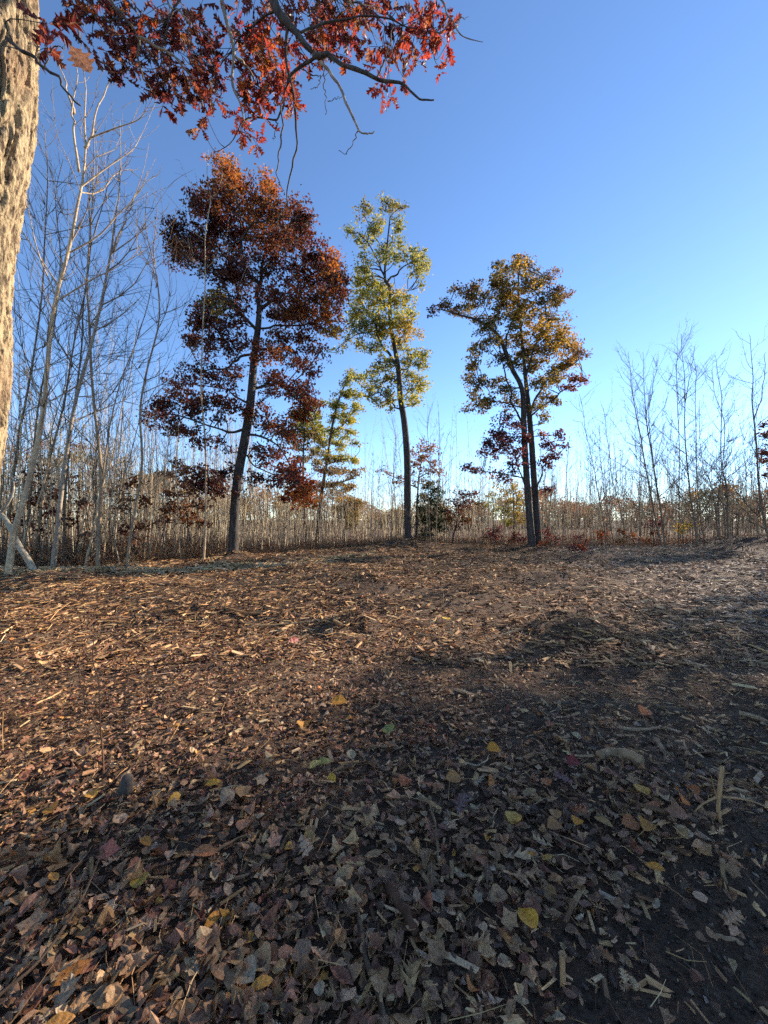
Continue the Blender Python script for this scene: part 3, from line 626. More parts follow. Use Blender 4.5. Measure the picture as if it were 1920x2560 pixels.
EDGE = leafy('oak_tree', 'dark maroon oak crown cut by the right edge of the picture', (1990, 1372), 24, [(1985, 1250), (1975, 1120), (1980, 1040)], .16,
             [(1920, 1060, 12, 9, DKM), (1945, 1050, 22, 14, DKM), (1925, 1090, 16, 12, DKM), (1960, 1085, 26, 16, DKM), (1915, 1125, 16, 12, DKM), (1945, 1125, 26, 16, DKM), (1990, 1080, 30, 20, MAR), (1920, 1155, 18, 12, DKM), (1955, 1160, 28, 15, DKM), (2000, 1140, 30, 20, MAR), (1930, 1185, 20, 10, DKM), (1980, 1190, 28, 14, MAR), (1975, 1040, 24, 14, MAR)], 1.5, .15, 1.0, .22)

# ------------------------------------------------------------------ leafy trees out of frame on the right, whose shade lies over the foreground
def shade_tree(x, y, h, r, lab):
    base = np.array([x, y, float(H(x, y))])
    t = Tree('oak_tree', base, lab, group='oaks along the right side of the clearing')
    t.tube('trunk', [base - [0, 0, .2], base + [.1, 0, h * .45], base + [-.1, .1, h * .92]], .22, .05, M_OAKBARK, n=16, sides=8)
    lm = Mesh(); k = int(50 * r * r)
    v = ball(k, .5) * np.array([r, r, h * .48]); v[:, 2] += h * .54
    sub = base + v; nl = 26
    pos = np.repeat(sub, nl, 0) + R.normal(size=(k * nl, 3)) * .26
    crown_leaves(lm, pos, .25 * (.7 + .6 * R.random(k * nl)), palette(RUS + OLV, k * nl))
    link('crown', lm.build('crown', M_LEAF, base), parent=t.o, kind='stuff')


SX, SY = math.sin(SUN_AZ), math.cos(SUN_AZ)
for tt, pp, h, r, lab in [(23, 1.0, 13.4, 2.3, 'russet oak just beyond the right edge, farthest along the clearing'),
                          (21.5, -1.9, 13.0, 2.3, 'russet oak beyond the right edge, second along the clearing'),
                          (20, -5.2, 12.6, 2.5, 'russet oak beyond the right edge, third along the clearing')]:
    shade_tree(tt * SX - pp * SY, tt * SY + pp * SX, h, r, lab)

# ------------------------------------------------------------------ bare trees
def grow_bare(stems, d, r0, dens=1.0, tint=(1, 1, 1), frm=.35, blen=.30, sub=3, rmin=.0035):
    """stems: list of world polylines. returns stem meshes list and a twig mesh"""
    tw = Mesh(); ms = []
    B1, R1, B2, R2 = [], [], [], []
    for si, s in enumerate(stems):
        r_s = r0 if si == 0 else r0 * .34
        n = 30; p = smooth(s, n)
        L = np.linalg.norm(np.diff(p, axis=0), axis=1).sum()
        k = R.random() * 90; tt = np.linspace(0, 1, n)
        p = p + np.stack([vnoise(tt * 9 + k, tt * 0, 1), vnoise(tt * 9 + k, tt * 0, 2), tt * 0], 1) * .10
        m = Mesh(); m.tubes(p, r_s + (.008 - r_s) * tt ** .72, 8 if r_s > .03 else 5, col=tint, cap=True); ms.append(m)
        nb = int(dens * 3.0 * L * (1 - frm))
        for j in range(nb):
            f = frm + (1 - frm) * (j + R.random()) / nb
            if si > 0: f = .1 + .9 * (j + R.random()) / nb
            i = min(n - 2, int(f * (n - 1))); st = p[i]
            a = R.random() * 2 * math.pi
            el = R.uniform(.5, 1.1)
            dr = np.array([math.cos(a) * math.cos(el), math.sin(a) * math.cos(el), math.sin(el)])
            bl = L * blen * (1 - .75 * (f - frm) / (1 - frm)) * R.uniform(.35, 1.0)
            q = np.array([st, st + dr * bl * .35 + R.normal(size=3) * .04 * bl, st + dr * bl * .7 + np.array([0, 0, .08 * bl]) + R.normal(size=3) * .06 * bl, st + dr * bl + np.array([0, 0, .26 * bl]) + R.normal(size=3) * .07 * bl])
            c = smooth(q, 6); B1.append(c)
            rb = max(.006, min(.26 * r_s, .009 * bl)); R1.append(np.linspace(rb, rmin, 6))
            for _ in range(int(sub * 1.6 * bl / .9 + R.random())):
                g_ = R.integers(1, 6); s2 = c[g_]
                d2 = dr + R.normal(size=3) * .55 + np.array([0, 0, .15]); d2 /= np.linalg.norm(d2)
                l2 = bl * R.uniform(.15, .42)
                B2.append(smooth([s2, s2 + d2 * l2 * .5 + R.normal(size=3) * .05 * l2, s2 + d2 * l2 + np.array([0, 0, .12 * l2]) + R.normal(size=3) * .1 * l2], 4)); R2.append(np.linspace(max(rmin, rb * .45), rmin * .7, 4))
    if B1: tw.tubes(np.array(B1), np.array(R1), 4, col=np.asarray(tint) * .8)
    if B2: tw.tubes(np.array(B2), np.array(R2), 3, col=np.asarray(tint) * .5)
    return ms, tw


def bare_tree(name, label, pxstems, d, r0, tint=(1, 1, 1), dens=1.0, group=None, frm=.35, dz=0., sub=3, branches=(), blen=.3):
    x, y = pxstems[0][0]
    base = P(x, y, d); base[2] = float(H(base[0], base[1]))
    o = link(name, None, loc=tuple(base), label=label, cat='tree', group=group)
    stems = []
    for i, s in enumerate(pxstems):
        w = px_path(s, d, dz if i == 0 else R.uniform(-.6, .6))
        if i == 0: w = np.vstack([w[0] - [0, 0, .2], w])
        stems.append(w)
    r0 = r0 * .86
    ms, tw = grow_bare(stems, d, r0, dens, tint, frm, blen, sub)
    for i, m in enumerate(ms):
        link('trunk' if i == 0 else 'stem', m.build('trunk', M_ASPEN, base, True), parent=o)
    for b in branches:
        m = Mesh(); w = smooth(px_path(b, d, R.uniform(-.8, .8)), 12); m.tubes(w, np.linspace(r0 * .22, .006, 12), 5, col=tint)
        link('branch', m.build('branch', M_ASPEN, base, True), parent=o)
        B2 = []
        for _ in range(12):
            s = w[R.integers(2, 12)]; dd = (w[-1] - w[0]) / np.linalg.norm(w[-1] - w[0]) + R.normal(size=3) * .5; l = R.uniform(.2, .8)
            B2.append(smooth([s, s + dd * l * .5, s + dd * l + np.array([0, 0, .1])], 5))
        m.n and tw.tubes(np.array(B2), np.tile(np.linspace(.006, .003, 5), (12, 1)), 3, col=np.asarray(tint) * .9)
    if tw.n: link('twigs', tw.build('twigs', M_ASPEN, base, True), parent=o, kind='stuff')
    return o


W = (1.5, 1.27, .95); G = (.86, .71, .54); DK = (.48, .41, .34)
bare_tree('aspen_tree', 'leaning pale aspen nearest the big oak trunk, forked at the top', [
    [(24, 1446), (34, 1370), (44, 1310), (66, 1231), (102, 1054), (120, 921), (142, 744), (168, 633), (193, 524), (208, 458), (211, 374), (208, 300), (214, 226), (212, 170)],
    [(210, 372), (229, 338), (241, 289), (271, 208), (282, 150)], [(200, 430), (187, 331), (184, 283), (193, 196), (192, 150)], [(184, 283), (168, 230), (157, 187), (148, 150)]],
    10.4, .115, W, .6, branches=[[(175, 631), (248, 588), (300, 530), (332, 500), (360, 420)], [(150, 748), (230, 699), (283, 673), (367, 624)], [(137, 735), (93, 624), (66, 500)],
                            [(205, 465), (271, 416), (330, 375), (352, 340)], [(225, 345), (290, 320), (345, 300), (368, 270)], [(110, 1020), (85, 960), (50, 910)]])
bare_tree('aspen_tree', 'second leaning aspen from the big oak trunk, pale with long side boughs', [
    [(137, 1428), (140, 1360), (146, 1297), (168, 1142), (190, 987), (230, 845), (261, 721), (283, 633), (292, 544), (299, 500), (304, 400), (302, 300)], [(283, 633), (310, 560), (335, 500), (372, 430)]],
    11.8, .105, (.95, .88, .8), .8, branches=[[(235, 830), (300, 790), (355, 740)], [(285, 630), (340, 590), (375, 560)]])
bare_tree('aspen_tree', 'upright dark stemmed bare aspen with curved fork, third from the big trunk', [
    [(248, 1423), (251, 1330), (255, 1209), (239, 1054), (228, 885), (219, 766), (224, 655), (235, 500), (232, 374), (236, 330)], [(255, 1215), (270, 1090), (275, 1067), (301, 965), (337, 868), (363, 783), (381, 668), (385, 611), (394, 520)]],
    12.0, .085, G, .8)
bare_tree('aspen_tree', 'bent dark bare aspen between the fork and the lone pale sapling', [
    [(319, 1428), (328, 1341), (354, 1164), (350, 1031), (368, 934), (399, 810), (394, 713), (381, 646), (366, 566), (370, 480)], [(392, 720), (385, 640), (392, 560)]],
    11.9, .06, G, .9)
bare_tree('aspen_sapling', 'lone slender pale sapling standing in front of the maroon oak', [
    [(509, 1403), (514, 1297), (516, 1120), (503, 965), (505, 876), (516, 721), (516, 589), (525, 500), (520, 447), (518, 375)]],
    14.6, .052, W, .22, branches=[[(518, 669), (549, 640), (563, 621)], [(514, 700), (480, 640), (470, 600)], [(520, 500), (545, 480), (556, 430)]], frm=.55, sub=1.5)
# leaning dead log at the far left
m = Mesh(); w = smooth([P(-90, 1205, 11.2), P(0, 1283, 11.0), P(24, 1317, 10.9), P(48, 1365, 10.8), P(69, 1398, 10.7), P(92, 1440, 10.6)], 18); bse = w[-1].copy()
m.tubes(w, np.linspace(.05, .085, 18), 10, col=(1.15, 1.1, .95), cap=True)
lo = link('leaning_log', m.build('leaning_log', M_ASPEN, bse, True), loc=tuple(bse), label='pale barkless dead trunk leaning against the first aspen', cat='log')
m = Mesh(); w2 = smooth([P(2, 1284, 11.), P(30, 1240, 11.), P(34, 1205, 11.1), P(22, 1165, 11.2)], 10); m.tubes(w2, np.linspace(.04, .012, 10), 6, col=(1.1, 1.05, .95))
link('branch', m.build('branch', M_ASPEN, bse, True), parent=lo)

LEFT = [([(10, 1430), (30, 1230), (62, 1010), (95, 800), (112, 600), (116, 420), (110, 330)], 13.5, .075, G, 'grey bare aspen glimpsed right behind the big oak trunk'),
        ([(60, 1425), (78, 1200), (100, 1000), (140, 800), (150, 640), (140, 500), (160, 400)], 13.8, .06, G, 'grey bare aspen crossing behind the nearest pale aspen'),
        ([(86, 1420), (105, 1250), (150, 1050), (185, 870), (215, 700), (228, 560), (222, 420)], 13.2, .07, G, 'dark bare stem between the first and second leaning aspens'),
        ([(160, 1424), (163, 1230), (180, 1060), (205, 880), (212, 760), (228, 620), (262, 480), (270, 420)], 13.0, .055, DK, 'dark bare stem hugging the second leaning aspen'),
        ([(215, 1424), (232, 1330), (262, 1200), (290, 1110), (310, 1010), (330, 900), (350, 800)], 12.4, .045, W, 'thin pale sapling curving up from the foot of the forked aspen'),
        ([(262, 1420), (268, 1300), (290, 1180), (305, 1060), (312, 930), (322, 800)], 14.0, .04, W, 'thin pale sapling between the forked and the bent aspens'),
        ([(375, 1415), (384, 1300), (392, 1200), (388, 1080), (395, 980), (400, 900)], 14.5, .035, W, 'thin pale sapling just right of the bent dark aspen'),
        ([(452, 1410), (448, 1300), (442, 1200), (446, 1100), (440, 1010)], 15.0, .03, W, 'thin pale sapling left of the lone slender one'),
        ([(300, 1420), (285, 1330), (300, 1230), (330, 1130), (356, 1000), (372, 880)], 13.5, .035, (.9, .82, .7), 'slim pale sapling crossing behind the bent aspen'),
        ([(40, 1428), (66, 1330), (110, 1200), (128, 1080), (160, 960), (172, 840), (190, 700)], 13.0, .04, W, 'thin pale sapling leaning with the nearest aspen')]
for s, d, r, tn, lab in LEFT:
    bare_tree('aspen_tree' if r > .05 else 'aspen_sapling', lab, [s], d, r, tn, .9, frm=.3)
RIGHT = [([(1662, 1376), (1652, 1286), (1629, 1125), (1618, 1062), (1612, 987), (1606, 880)], [(1633, 1160), (1622, 1030), (1640, 930), (1644, 900)], 20.5, .085, 'leaning bare tree with a double stem, second of the tall right hand group'),
         ([(1655, 1376), (1633, 1263), (1606, 1129), (1591, 1032), (1577, 949), (1572, 880)], None, 21, .075, 'leaning bare tree, leftmost of the tall right hand group'),
         ([(1698, 1374), (1697, 1286), (1696, 1062), (1692, 912), (1694, 880)], None, 22, .05, 'thin upright bare tree third in the tall right hand group'),
         ([(1746, 1376), (1735, 1290), (1722, 1211), (1713, 1062), (1711, 949), (1705, 835)], [(1712, 1010), (1728, 920), (1738, 865)], 20.5, .085, 'tallest bare tree of the right hand group'),
         ([(1766, 1374), (1756, 1320), (1739, 1136), (1741, 949), (1742, 925)], None, 21.5, .05, 'thin bare tree just right of the tallest right hand one'),
         ([(1794, 1376), (1790, 1290), (1775, 1200), (1762, 1180), (1750, 1090), (1748, 1000)], None, 22, .055, 'crooked bare tree with a kinked stem on the right'),
         ([(1800, 1376), (1796, 1250), (1806, 1166), (1812, 1060), (1784, 980), (1780, 925)], None, 21.2, .05, 'slim bare tree crossing the kinked pair on the right'),
         ([(1822, 1376), (1818, 1280), (1816, 1211), (1804, 1166), (1806, 1024), (1798, 950), (1788, 890)], [(1806, 1160), (1822, 1140), (1840, 1090)], 20.7, .075, 'bare tree with a zigzag elbow, second from the right edge'),
         ([(1925, 1380), (1918, 1330), (1898, 1211), (1883, 1024), (1880, 940), (1875, 840)], [(1886, 1050), (1910, 960), (1915, 880)], 19.2, .105, 'thickest bare tree, nearest the right edge'),
         ([(1516, 1376), (1506, 1290), (1490, 1200), (1478, 1150), (1462, 1060), (1450, 985)], [(1470, 1100), (1455, 1060), (1430, 1050)], 21.5, .045, 'bushy bare young tree left of the tall right hand group'),
         ([(1536, 1376), (1520, 1290), (1506, 1195), (1500, 1110), (1497, 1060)], None, 21, .04, 'bare young tree right beside the bushy one'),
         ([(1570, 1376), (1552, 1280), (1530, 1180), (1518, 1090), (1508, 1020)], None, 20.8, .04, 'bare leaning young tree in the gap left of the tall group'),
         ([(1598, 1374), (1599, 1260), (1602, 1160), (1600, 1080)], None, 22, .05, 'short dark upright bare stem before the leaning pair'),
         ([(1080, 1376), (1070, 1250), (1078, 1180), (1070, 1080), (1078, 1020)], None, 20.5, .04, 'bare young tree, left of the pair beside the green tree'),
         ([(1090, 1380), (1093, 1300), (1096, 1200), (1100, 1120), (1098, 1030)], [(1095, 1230), (1110, 1130), (1125, 1080)], 20, .05, 'tall bare young tree, right of the pair beside the green tree'),
         ([(1110, 1378), (1130, 1320), (1160, 1270), (1190, 1220)], None, 20, .045, 'slanting bare sapling leaning right, between green tree and twin trunks'),
         ([(988, 1372), (990, 1290), (984, 1180), (988, 1100), (980, 1040)], None, 22, .035, 'thin bare young tree just left of the green tree'),
         ([(1405, 1374), (1412, 1260), (1418, 1160), (1425, 1090)], None, 22, .035, 'thin bare young tree right of the twin trunks')]
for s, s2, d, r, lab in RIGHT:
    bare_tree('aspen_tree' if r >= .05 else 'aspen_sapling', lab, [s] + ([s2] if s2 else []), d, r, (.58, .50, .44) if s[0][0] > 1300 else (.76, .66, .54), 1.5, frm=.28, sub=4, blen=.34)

# ------------------------------------------------------------------ thicket of saplings behind the clearing
def front(x):
    """distance of the thicket's front edge at lateral x"""
    return np.interp(x, [-40, -16, -10, -7, -5.5, -1.2, 4, 20, 40], [14, 12, 12.6, 15.8, 18.4, 21.5, 23.0, 22.5, 22.5])


def sapling_mesh(seed_h, ntw=9):
    m = Mesh(); n = 7
    tt = np.linspace(0, 1, n); k = R.random() * 80
    p = np.stack([vnoise(tt * 3 + k, tt * 0, 1) * .35 * tt ** .5, vnoise(tt * 3 + k, tt * 0, 2) * .35 * tt ** .5, tt * seed_h - .1], 1)
    m.tubes(p, .015 + (.004 - .015) * tt, 4, col=(1, 1, 1))
    B, Rr = [], []
    for j in range(ntw):
        f = .25 + .72 * R.random() ** .7; s = np.array([np.interp(f, tt, p[:, i]) for i in range(3)])
        a = R.random() * 6.28; l = R.uniform(.3, 1.0) * (1.2 - f); up = R.uniform(.6, 1.6)
        B.append(smooth([s, s + np.array([math.cos(a) * .5, math.sin(a) * .5, up * .4]) * l, s + np.array([math.cos(a) * .8, math.sin(a) * .8, up]) * l], 4)); Rr.append(np.linspace(.007, .003, 4))
    m.tubes(np.array(B), np.array(Rr), 3, col=(.8, .75, .7))
    return m


M_SAPL = mat_attr('sapling_bark_object', .85, .15, grain=False, source='obj')
variants = [sapling_mesh(5.0, 24).build('sapling', M_SAPL, smooth_=True) for _ in range(14)]
cols_s = np.array([(.52, .41, .26), (.40, .31, .19), (.27, .205, .14), (.60, .49, .33), (.16, .12, .09)])


def sap_area(n, dmin, dmax):
    d = front(np.zeros(n)) + 0
    px = R.uniform(-150, 2100, n)
    dist = np.empty(n); x = np.empty(n)
    base = R.uniform(0, 1, n) ** 1.4
    for i in range(n):
        dd = 20.0
        for _ in range(4): dd = float(front((px[i] - 960) / F * dd))
        dist[i] = dd + dmin + base[i] * (dmax - dmin)
        x[i] = (px[i] - 960) / F * dist[i]
    return x, dist, px


SGROUPS = [('slender bare sapling in the dense thicket behind the left aspens', 'saplings of the left thicket'),
           ('slender bare sapling in the low thicket between the oak and the twin trunks', 'saplings of the middle thicket'),
           ('slender bare sapling in the thicket right of the twin trunks', 'saplings of the right thicket')]
x, y, px = sap_area(300, 0, 5)
for i in range(300):
    gi = 0 if px[i] < 640 else (1 if px[i] < 1350 else 2)
    hh = {0: R.uniform(4.2, 7.2), 1: 2.6 + 4.4 * R.random() ** 1.8, 2: 3.0 + 4.4 * R.random() ** 1.2}[gi]
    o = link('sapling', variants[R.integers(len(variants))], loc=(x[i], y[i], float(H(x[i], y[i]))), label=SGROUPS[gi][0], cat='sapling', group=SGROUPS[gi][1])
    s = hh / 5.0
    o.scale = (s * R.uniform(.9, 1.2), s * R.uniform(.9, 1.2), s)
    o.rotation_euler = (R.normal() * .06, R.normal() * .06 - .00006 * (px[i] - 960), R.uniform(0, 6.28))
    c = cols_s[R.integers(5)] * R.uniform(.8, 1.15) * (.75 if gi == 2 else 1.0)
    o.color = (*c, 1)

n = 3000
x, y, px = sap_area(n, 1.5, 24)
hgt = np.where(px < 640, 3.2 + 4.4 * R.random(n), np.where(px < 1350, 2.4 + 3.0 * R.random(n) ** 1.3, 2.6 + 3.9 * R.random(n) ** 1.2)) * (1 + .012 * (y - 22)) * (1 + .8 * vnoise(x / 2.6, y / 2.6, 6)) * np.where(R.random(n) < .12, 1.6, 1.0)
tt = np.linspace(0, 1, 5)
k = R.uniform(0, 99, n)[:, None]
lean = R.normal(size=(n, 2)) * np.where(R.random((n, 1)) < .15, .25, .06)
px3 = x[:, None] + (lean[:, :1] + 0) * hgt[:, None] * tt + vnoise(tt[None] * 2.5 + k, k * 0, 1) * .35 * tt
py3 = y[:, None] + lean[:, 1:] * hgt[:, None] * tt + vnoise(tt[None] * 2.5 + k, k * 0, 2) * .35 * tt
pz3 = H(x, y)[:, None] - .1 + hgt[:, None] * tt
pts = np.stack([px3, py3, pz3], -1)
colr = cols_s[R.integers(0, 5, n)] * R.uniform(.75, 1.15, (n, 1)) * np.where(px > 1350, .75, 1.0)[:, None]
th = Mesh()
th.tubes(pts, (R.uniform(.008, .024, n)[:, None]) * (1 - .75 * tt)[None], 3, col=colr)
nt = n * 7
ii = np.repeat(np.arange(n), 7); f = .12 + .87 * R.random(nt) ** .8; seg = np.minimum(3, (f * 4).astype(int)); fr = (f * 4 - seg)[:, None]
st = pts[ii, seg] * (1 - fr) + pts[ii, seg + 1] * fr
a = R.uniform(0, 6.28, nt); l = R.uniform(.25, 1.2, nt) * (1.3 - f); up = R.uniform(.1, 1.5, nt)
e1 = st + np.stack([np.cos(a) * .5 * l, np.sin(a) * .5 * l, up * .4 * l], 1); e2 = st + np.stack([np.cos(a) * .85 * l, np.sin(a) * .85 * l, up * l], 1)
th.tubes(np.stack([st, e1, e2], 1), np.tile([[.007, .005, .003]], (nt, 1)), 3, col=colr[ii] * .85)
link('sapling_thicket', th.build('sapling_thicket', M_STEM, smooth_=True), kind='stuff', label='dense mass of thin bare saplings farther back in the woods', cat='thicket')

# dry undergrowth at the foot of the thicket
n = 15000
x, y, px = sap_area(n, -.6, 7)
kk = np.where(px < 600, 1.15, .55) * (.12 + 1.0 * R.random(n) ** 1.8)
a = R.uniform(0, 6.28, n); ln = R.uniform(.2, 1.7, n)
p0 = np.stack([x, y, H(x, y) - .02], 1)
p1 = p0 + np.stack([np.cos(a) * ln * .4 * kk, np.sin(a) * ln * .4 * kk, R.uniform(.3, .75, n) * kk], 1)
p2 = p0 + np.stack([np.cos(a) * ln * kk, np.sin(a) * ln * kk, kk * R.uniform(.2, 1.1, n)], 1)
ug = Mesh()
ugc = np.array([(.36, .26, .15), (.28, .20, .12), (.20, .14, .09), (.42, .33, .21), (.15, .08, .06)])[R.integers(0, 5, n)] * R.uniform(.7, 1.1, (n, 1))
ug.tubes(np.stack([p0, p1, p2], 1), np.tile([[.008, .006, .003]], (n, 1)) * R.uniform(.6, 1.3, (n, 1)), 3, col=ugc)
n = 17000
x, y, px = sap_area(n, 0, 9)
clp = np.clip(.25 + 2.2 * vnoise(x / 1.3, y / 1.3, 11), 0, 1)
pos = np.stack([x, y, H(x, y) + R.random(n) ** 1.5 * (.35 + clp * np.where(px < 700, 3.0, 1.5))], 1)
crown_leaves(ug, pos, .085 * (.6 + .7 * R.random(n)), palette(BRN + TAN + RUS, n))
link('dry_undergrowth', ug.build('dry_undergrowth', M_LEAF), kind='stuff', label='tangle of dry stems and dead leaves at the foot of the thicket', cat='undergrowth')

# far wooded skyline
fw = Mesh(); nc = 560
pxs = R.uniform(-300, 2250, nc); ds = R.uniform(62, 95, nc)
top = np.interp(pxs, [-300, 0, 100, 260, 330, 480, 620, 760, 900, 960, 1200, 1400, 1500, 1640, 1720, 1770, 1840, 1920, 2250], [1100, 1095, 1090, 1085, 1120, 1180, 1215, 1235, 1238, 1243, 1240, 1238, 1235, 1243, 1240, 1215, 1240, 1235, 1230])
top = top + 70 * vnoise(pxs / 90, pxs * 0, 3) + 45 * vnoise(pxs / 30, pxs * 0, 4) + 10
pys = top + 10 + (1306 - top - 10) * R.random(nc) ** 1.3
pals = [BRN, OLV, RUS, TAN, TAN, GLD, BRN, TAN, EVG]
for i in range(nc):
    c0 = P(pxs[i], min(pys[i], 1310), ds[i]); r_ = R.uniform(1.2, 2.2)
    k_ = 130; sub = c0 + ball(k_, .4) * np.array([r_ * 1.2, r_, r_ * .8])
    sub = sub[sub[:, 2] > .1]
    pal = pals[R.integers(len(pals))]
    if 1735 < pxs[i] < 1805: pal = EVG
    crown_leaves(fw, sub, .42 * (.7 + .6 * R.random(len(sub))), palette(pal, len(sub)) * 1.05)
tp = []; trr = []
for i in range(0, nc):
    c0 = P(pxs[i], min(pys[i], 1310), ds[i]); tp.append(np.array([[c0[0], c0[1], -.2], [c0[0] + .2, c0[1], c0[2] * .5], c0])); trr.append([.16, .12, .06])
fw.tubes(np.array(tp), np.array(trr), 4, col=(.08, .065, .055))
link('far_woods', fw.build('far_woods', M_LEAF), kind='stuff', label='distant autumn woods along the skyline behind the thicket', cat='woods')

# ------------------------------------------------------------------ big oak at the left edge with its overhanging boughs
D = 2.75
TE = [(-30, -420), (-22, -100), (-20, 120), (-30, 300), (-52, 430), (-78, 560), (-98, 720), (-100, 860), (-112, 1000), (-140, 1190), (-185, 1500), (-225, 1850)]
tw_ = np.array([P(a, b, D) for a, b in TE])[::-1]
bb = tw_[0].copy(); bb[2] = float(H(bb[0], bb[1]))
tw_ = np.vstack([bb - [0.03, 0, .15], tw_[1:]])
BIG = link('oak_tree', None, loc=tuple(bb), label='big rough barked oak at the left edge with red leaved boughs overhead', cat='tree')
na_, nl_ = 185, 700
pf_ = smooth(tw_, 4000); zi = pf_[:, 2]
zz = np.concatenate([np.linspace(zi.min() + .001, 1.45, 40, endpoint=False), np.linspace(1.45, 5.3, 620, endpoint=False), np.linspace(5.3, zi.max() - .001, 40)])
ix = np.clip(np.searchsorted(zi, zz), 0, 3999); tt = ix / 3999.0
pc = np.stack([np.interp(zz, zi, pf_[:, 0]), np.interp(zz, zi, pf_[:, 1]), zz], 1)
rr = (.285 - .045 * tt) * (1 + .5 * np.exp(-tt * 20))
nf_ = 150
aa = np.concatenate([np.linspace(-1.9, 1.9, nf_, endpoint=False), np.linspace(1.9, 2 * math.pi - 1.9, na_ - nf_, endpoint=False)])
Tn = np.gradient(pc, axis=0); Tn /= np.linalg.norm(Tn, axis=1, keepdims=True)
e1 = np.tile([[.72, -.69, 0.]], (nl_, 1)); e1 -= (e1 * Tn).sum(1, keepdims=True) * Tn; e1 /= np.linalg.norm(e1, axis=1, keepdims=True); e2 = np.cross(Tn, e1)
Ls = np.concatenate([[0], np.cumsum(np.linalg.norm(np.diff(pc, axis=0), axis=1))])
# furrowed bark: plates separated by winding vertical cracks (cylinder-periodic)
A2, L2 = np.meshgrid(aa, Ls)
cA, sA = np.cos(A2), np.sin(A2)


def cn(f, g, sd):
    return vnoise(cA * f + 20 + sd * 3.3, L2 * g + sA * f * .55 + sd * 1.7, sd) * .6 + vnoise(sA * f + 50 + sd * 2.1, L2 * g + cA * f * .45, sd + 20) * .6


w1 = cn(2.5, 5, 1) * .9; w2 = cn(6, 14, 2) * .35
def ridge(f, g, sd, w):
    v1 = vnoise(A2 / (2 * math.pi) * f + w, L2 * g + w * .35, sd)
    return np.clip(1 - np.abs(v1) * w_scale, 0, 1)
w_scale = 6.5
f1 = ridge(34, 2.8, 3, w1 * 2 + w2); f2 = ridge(60, 6, 4, w1 * 3 + w2); f3 = ridge(20, 1.6, 9, w1 * 1.5)
on = np.clip(.7 + 1.6 * cn(2, 2.4, 8), .15, 1)
ck = np.clip(np.maximum(np.maximum(f1, f3) , f2 * .65) * on, 0, 1)
fine = cn(26, 60, 5) * .6 + cn(55, 130, 6) * .5
plate = np.round(cn(9, 16, 12) * 5) / 5
disp = .006 * plate - .036 * ck + .011 * fine + .012 * cn(1.3, 1.2, 7)
RD = rr[:, None] + disp
Vt = pc[:, None, :] + RD[..., None] * (np.cos(A2)[..., None] * e1[:, None, :] + np.sin(A2)[..., None] * e2[:, None, :])
idx = np.arange(na_ * nl_).reshape(nl_, na_)
q = np.stack([idx[:-1], np.roll(idx, -1, 1)[:-1], np.roll(idx, -1, 1)[1:], idx[1:]], -1).reshape(-1, 4)
m = Mesh(); m.add(Vt.reshape(-1, 3), Q=q)
link('trunk', m.build('trunk', M_BIGBARK, bb, True), parent=BIG)
TOP = pc[-1]
BD = 4.0
PAL_ = (2.6, 2.35, 2.0); DKB = (.75, .7, .66)


def bough(pts, r0, r1, tint, d0=BD, dz=0., start=None, n=26, sides=8):
    w = px_path(pts, d0, dz)
    if start is not None: w = np.vstack([start, w])
    p = smooth(w, n); tt = np.linspace(0, 1, n); k = R.random() * 90
    p = p + np.stack([vnoise(tt * 14 + k, tt * 0, 1), vnoise(tt * 14 + k, tt * 0, 2), vnoise(tt * 14 + k, tt * 0, 3)], 1) * .035
    m = Mesh(); m.tubes(p, (r0 + (r1 - r0) * tt) * (1 + .3 * vnoise(tt * 22 + k, tt * 0, 5)), sides, col=tint, cap=True)
    link('branch', m.build('branch', M_BRANCH, bb, True), parent=BIG)
    NB.append(p); return p


NB = []
up1 = np.array([TOP, TOP + [.5, .5, .7], P(640, -190, 4.0)])
bough([(682, 0), (715, 50), (748, 90), (785, 139)], .06, .022, DKB, start=up1, n=40, sides=10)
bough([(785, 137), (801, 141), (821, 138), (848, 159), (898, 176), (941, 196), (997, 202), (1030, 228), (1052, 250), (1082, 249)], .027, .006, DKB, dz=-.2, n=34)
bough([(800, 139), (782, 149), (742, 176), (722, 199), (715, 225), (707, 265), (702, 288), (692, 297), (649, 292), (612, 302), (589, 341), (563, 368)], .018, .004, DKB, dz=.4, n=34)
bough([(706, 268), (705, 341), (692, 420), (702, 458), (709, 482)], .009, .003, (1.2, 1.1, 1), dz=.2)
bough([(718, 60), (715, 126), (725, 192), (735, 249), (742, 315), (738, 381), (730, 418), (722, 460), (720, 500), (732, 542)], .016, .004, DKB, dz=.3, n=34)
bough([(720, 500), (705, 530), (690, 560), (675, 573)], .005, .002, DKB, d0=4.3)
bough([(553, 0), (566, 50), (586, 123), (583, 199), (593, 249), (609, 282), (616, 308), (629, 325)], .024, .004, PAL_, d0=3.8, dz=.3, start=np.array([TOP, TOP + [.7, .4, .6], P(530, -150, 3.7)]), n=44)
bough([(588, 139), (626, 179), (649, 216), (679, 232)], .012, .005, PAL_, d0=3.9, dz=.3)
bough([(798, 150), (825, 182), (851, 222), (874, 272), (896, 322), (911, 335), (927, 335), (938, 328)], .016, .004, PAL_, dz=-.2, n=30)
bough([(896, 323), (885, 352), (874, 375), (861, 381), (843, 376)], .005, .002, DKB, d0=3.85)
bough([(811, 149), (811, 199), (814, 240), (816, 285)], .006, .003, DKB)
bough([(818, 258), (835, 247), (855, 242)], .004, .002, DKB)
bough([(752, 175), (790, 190), (805, 190), (820, 182)], .005, .002, DKB)
bough([(800, 190), (796, 215), (775, 222)], .004, .002, DKB)
bough([(692, 297), (690, 330), (680, 350)], .005, .002, DKB)
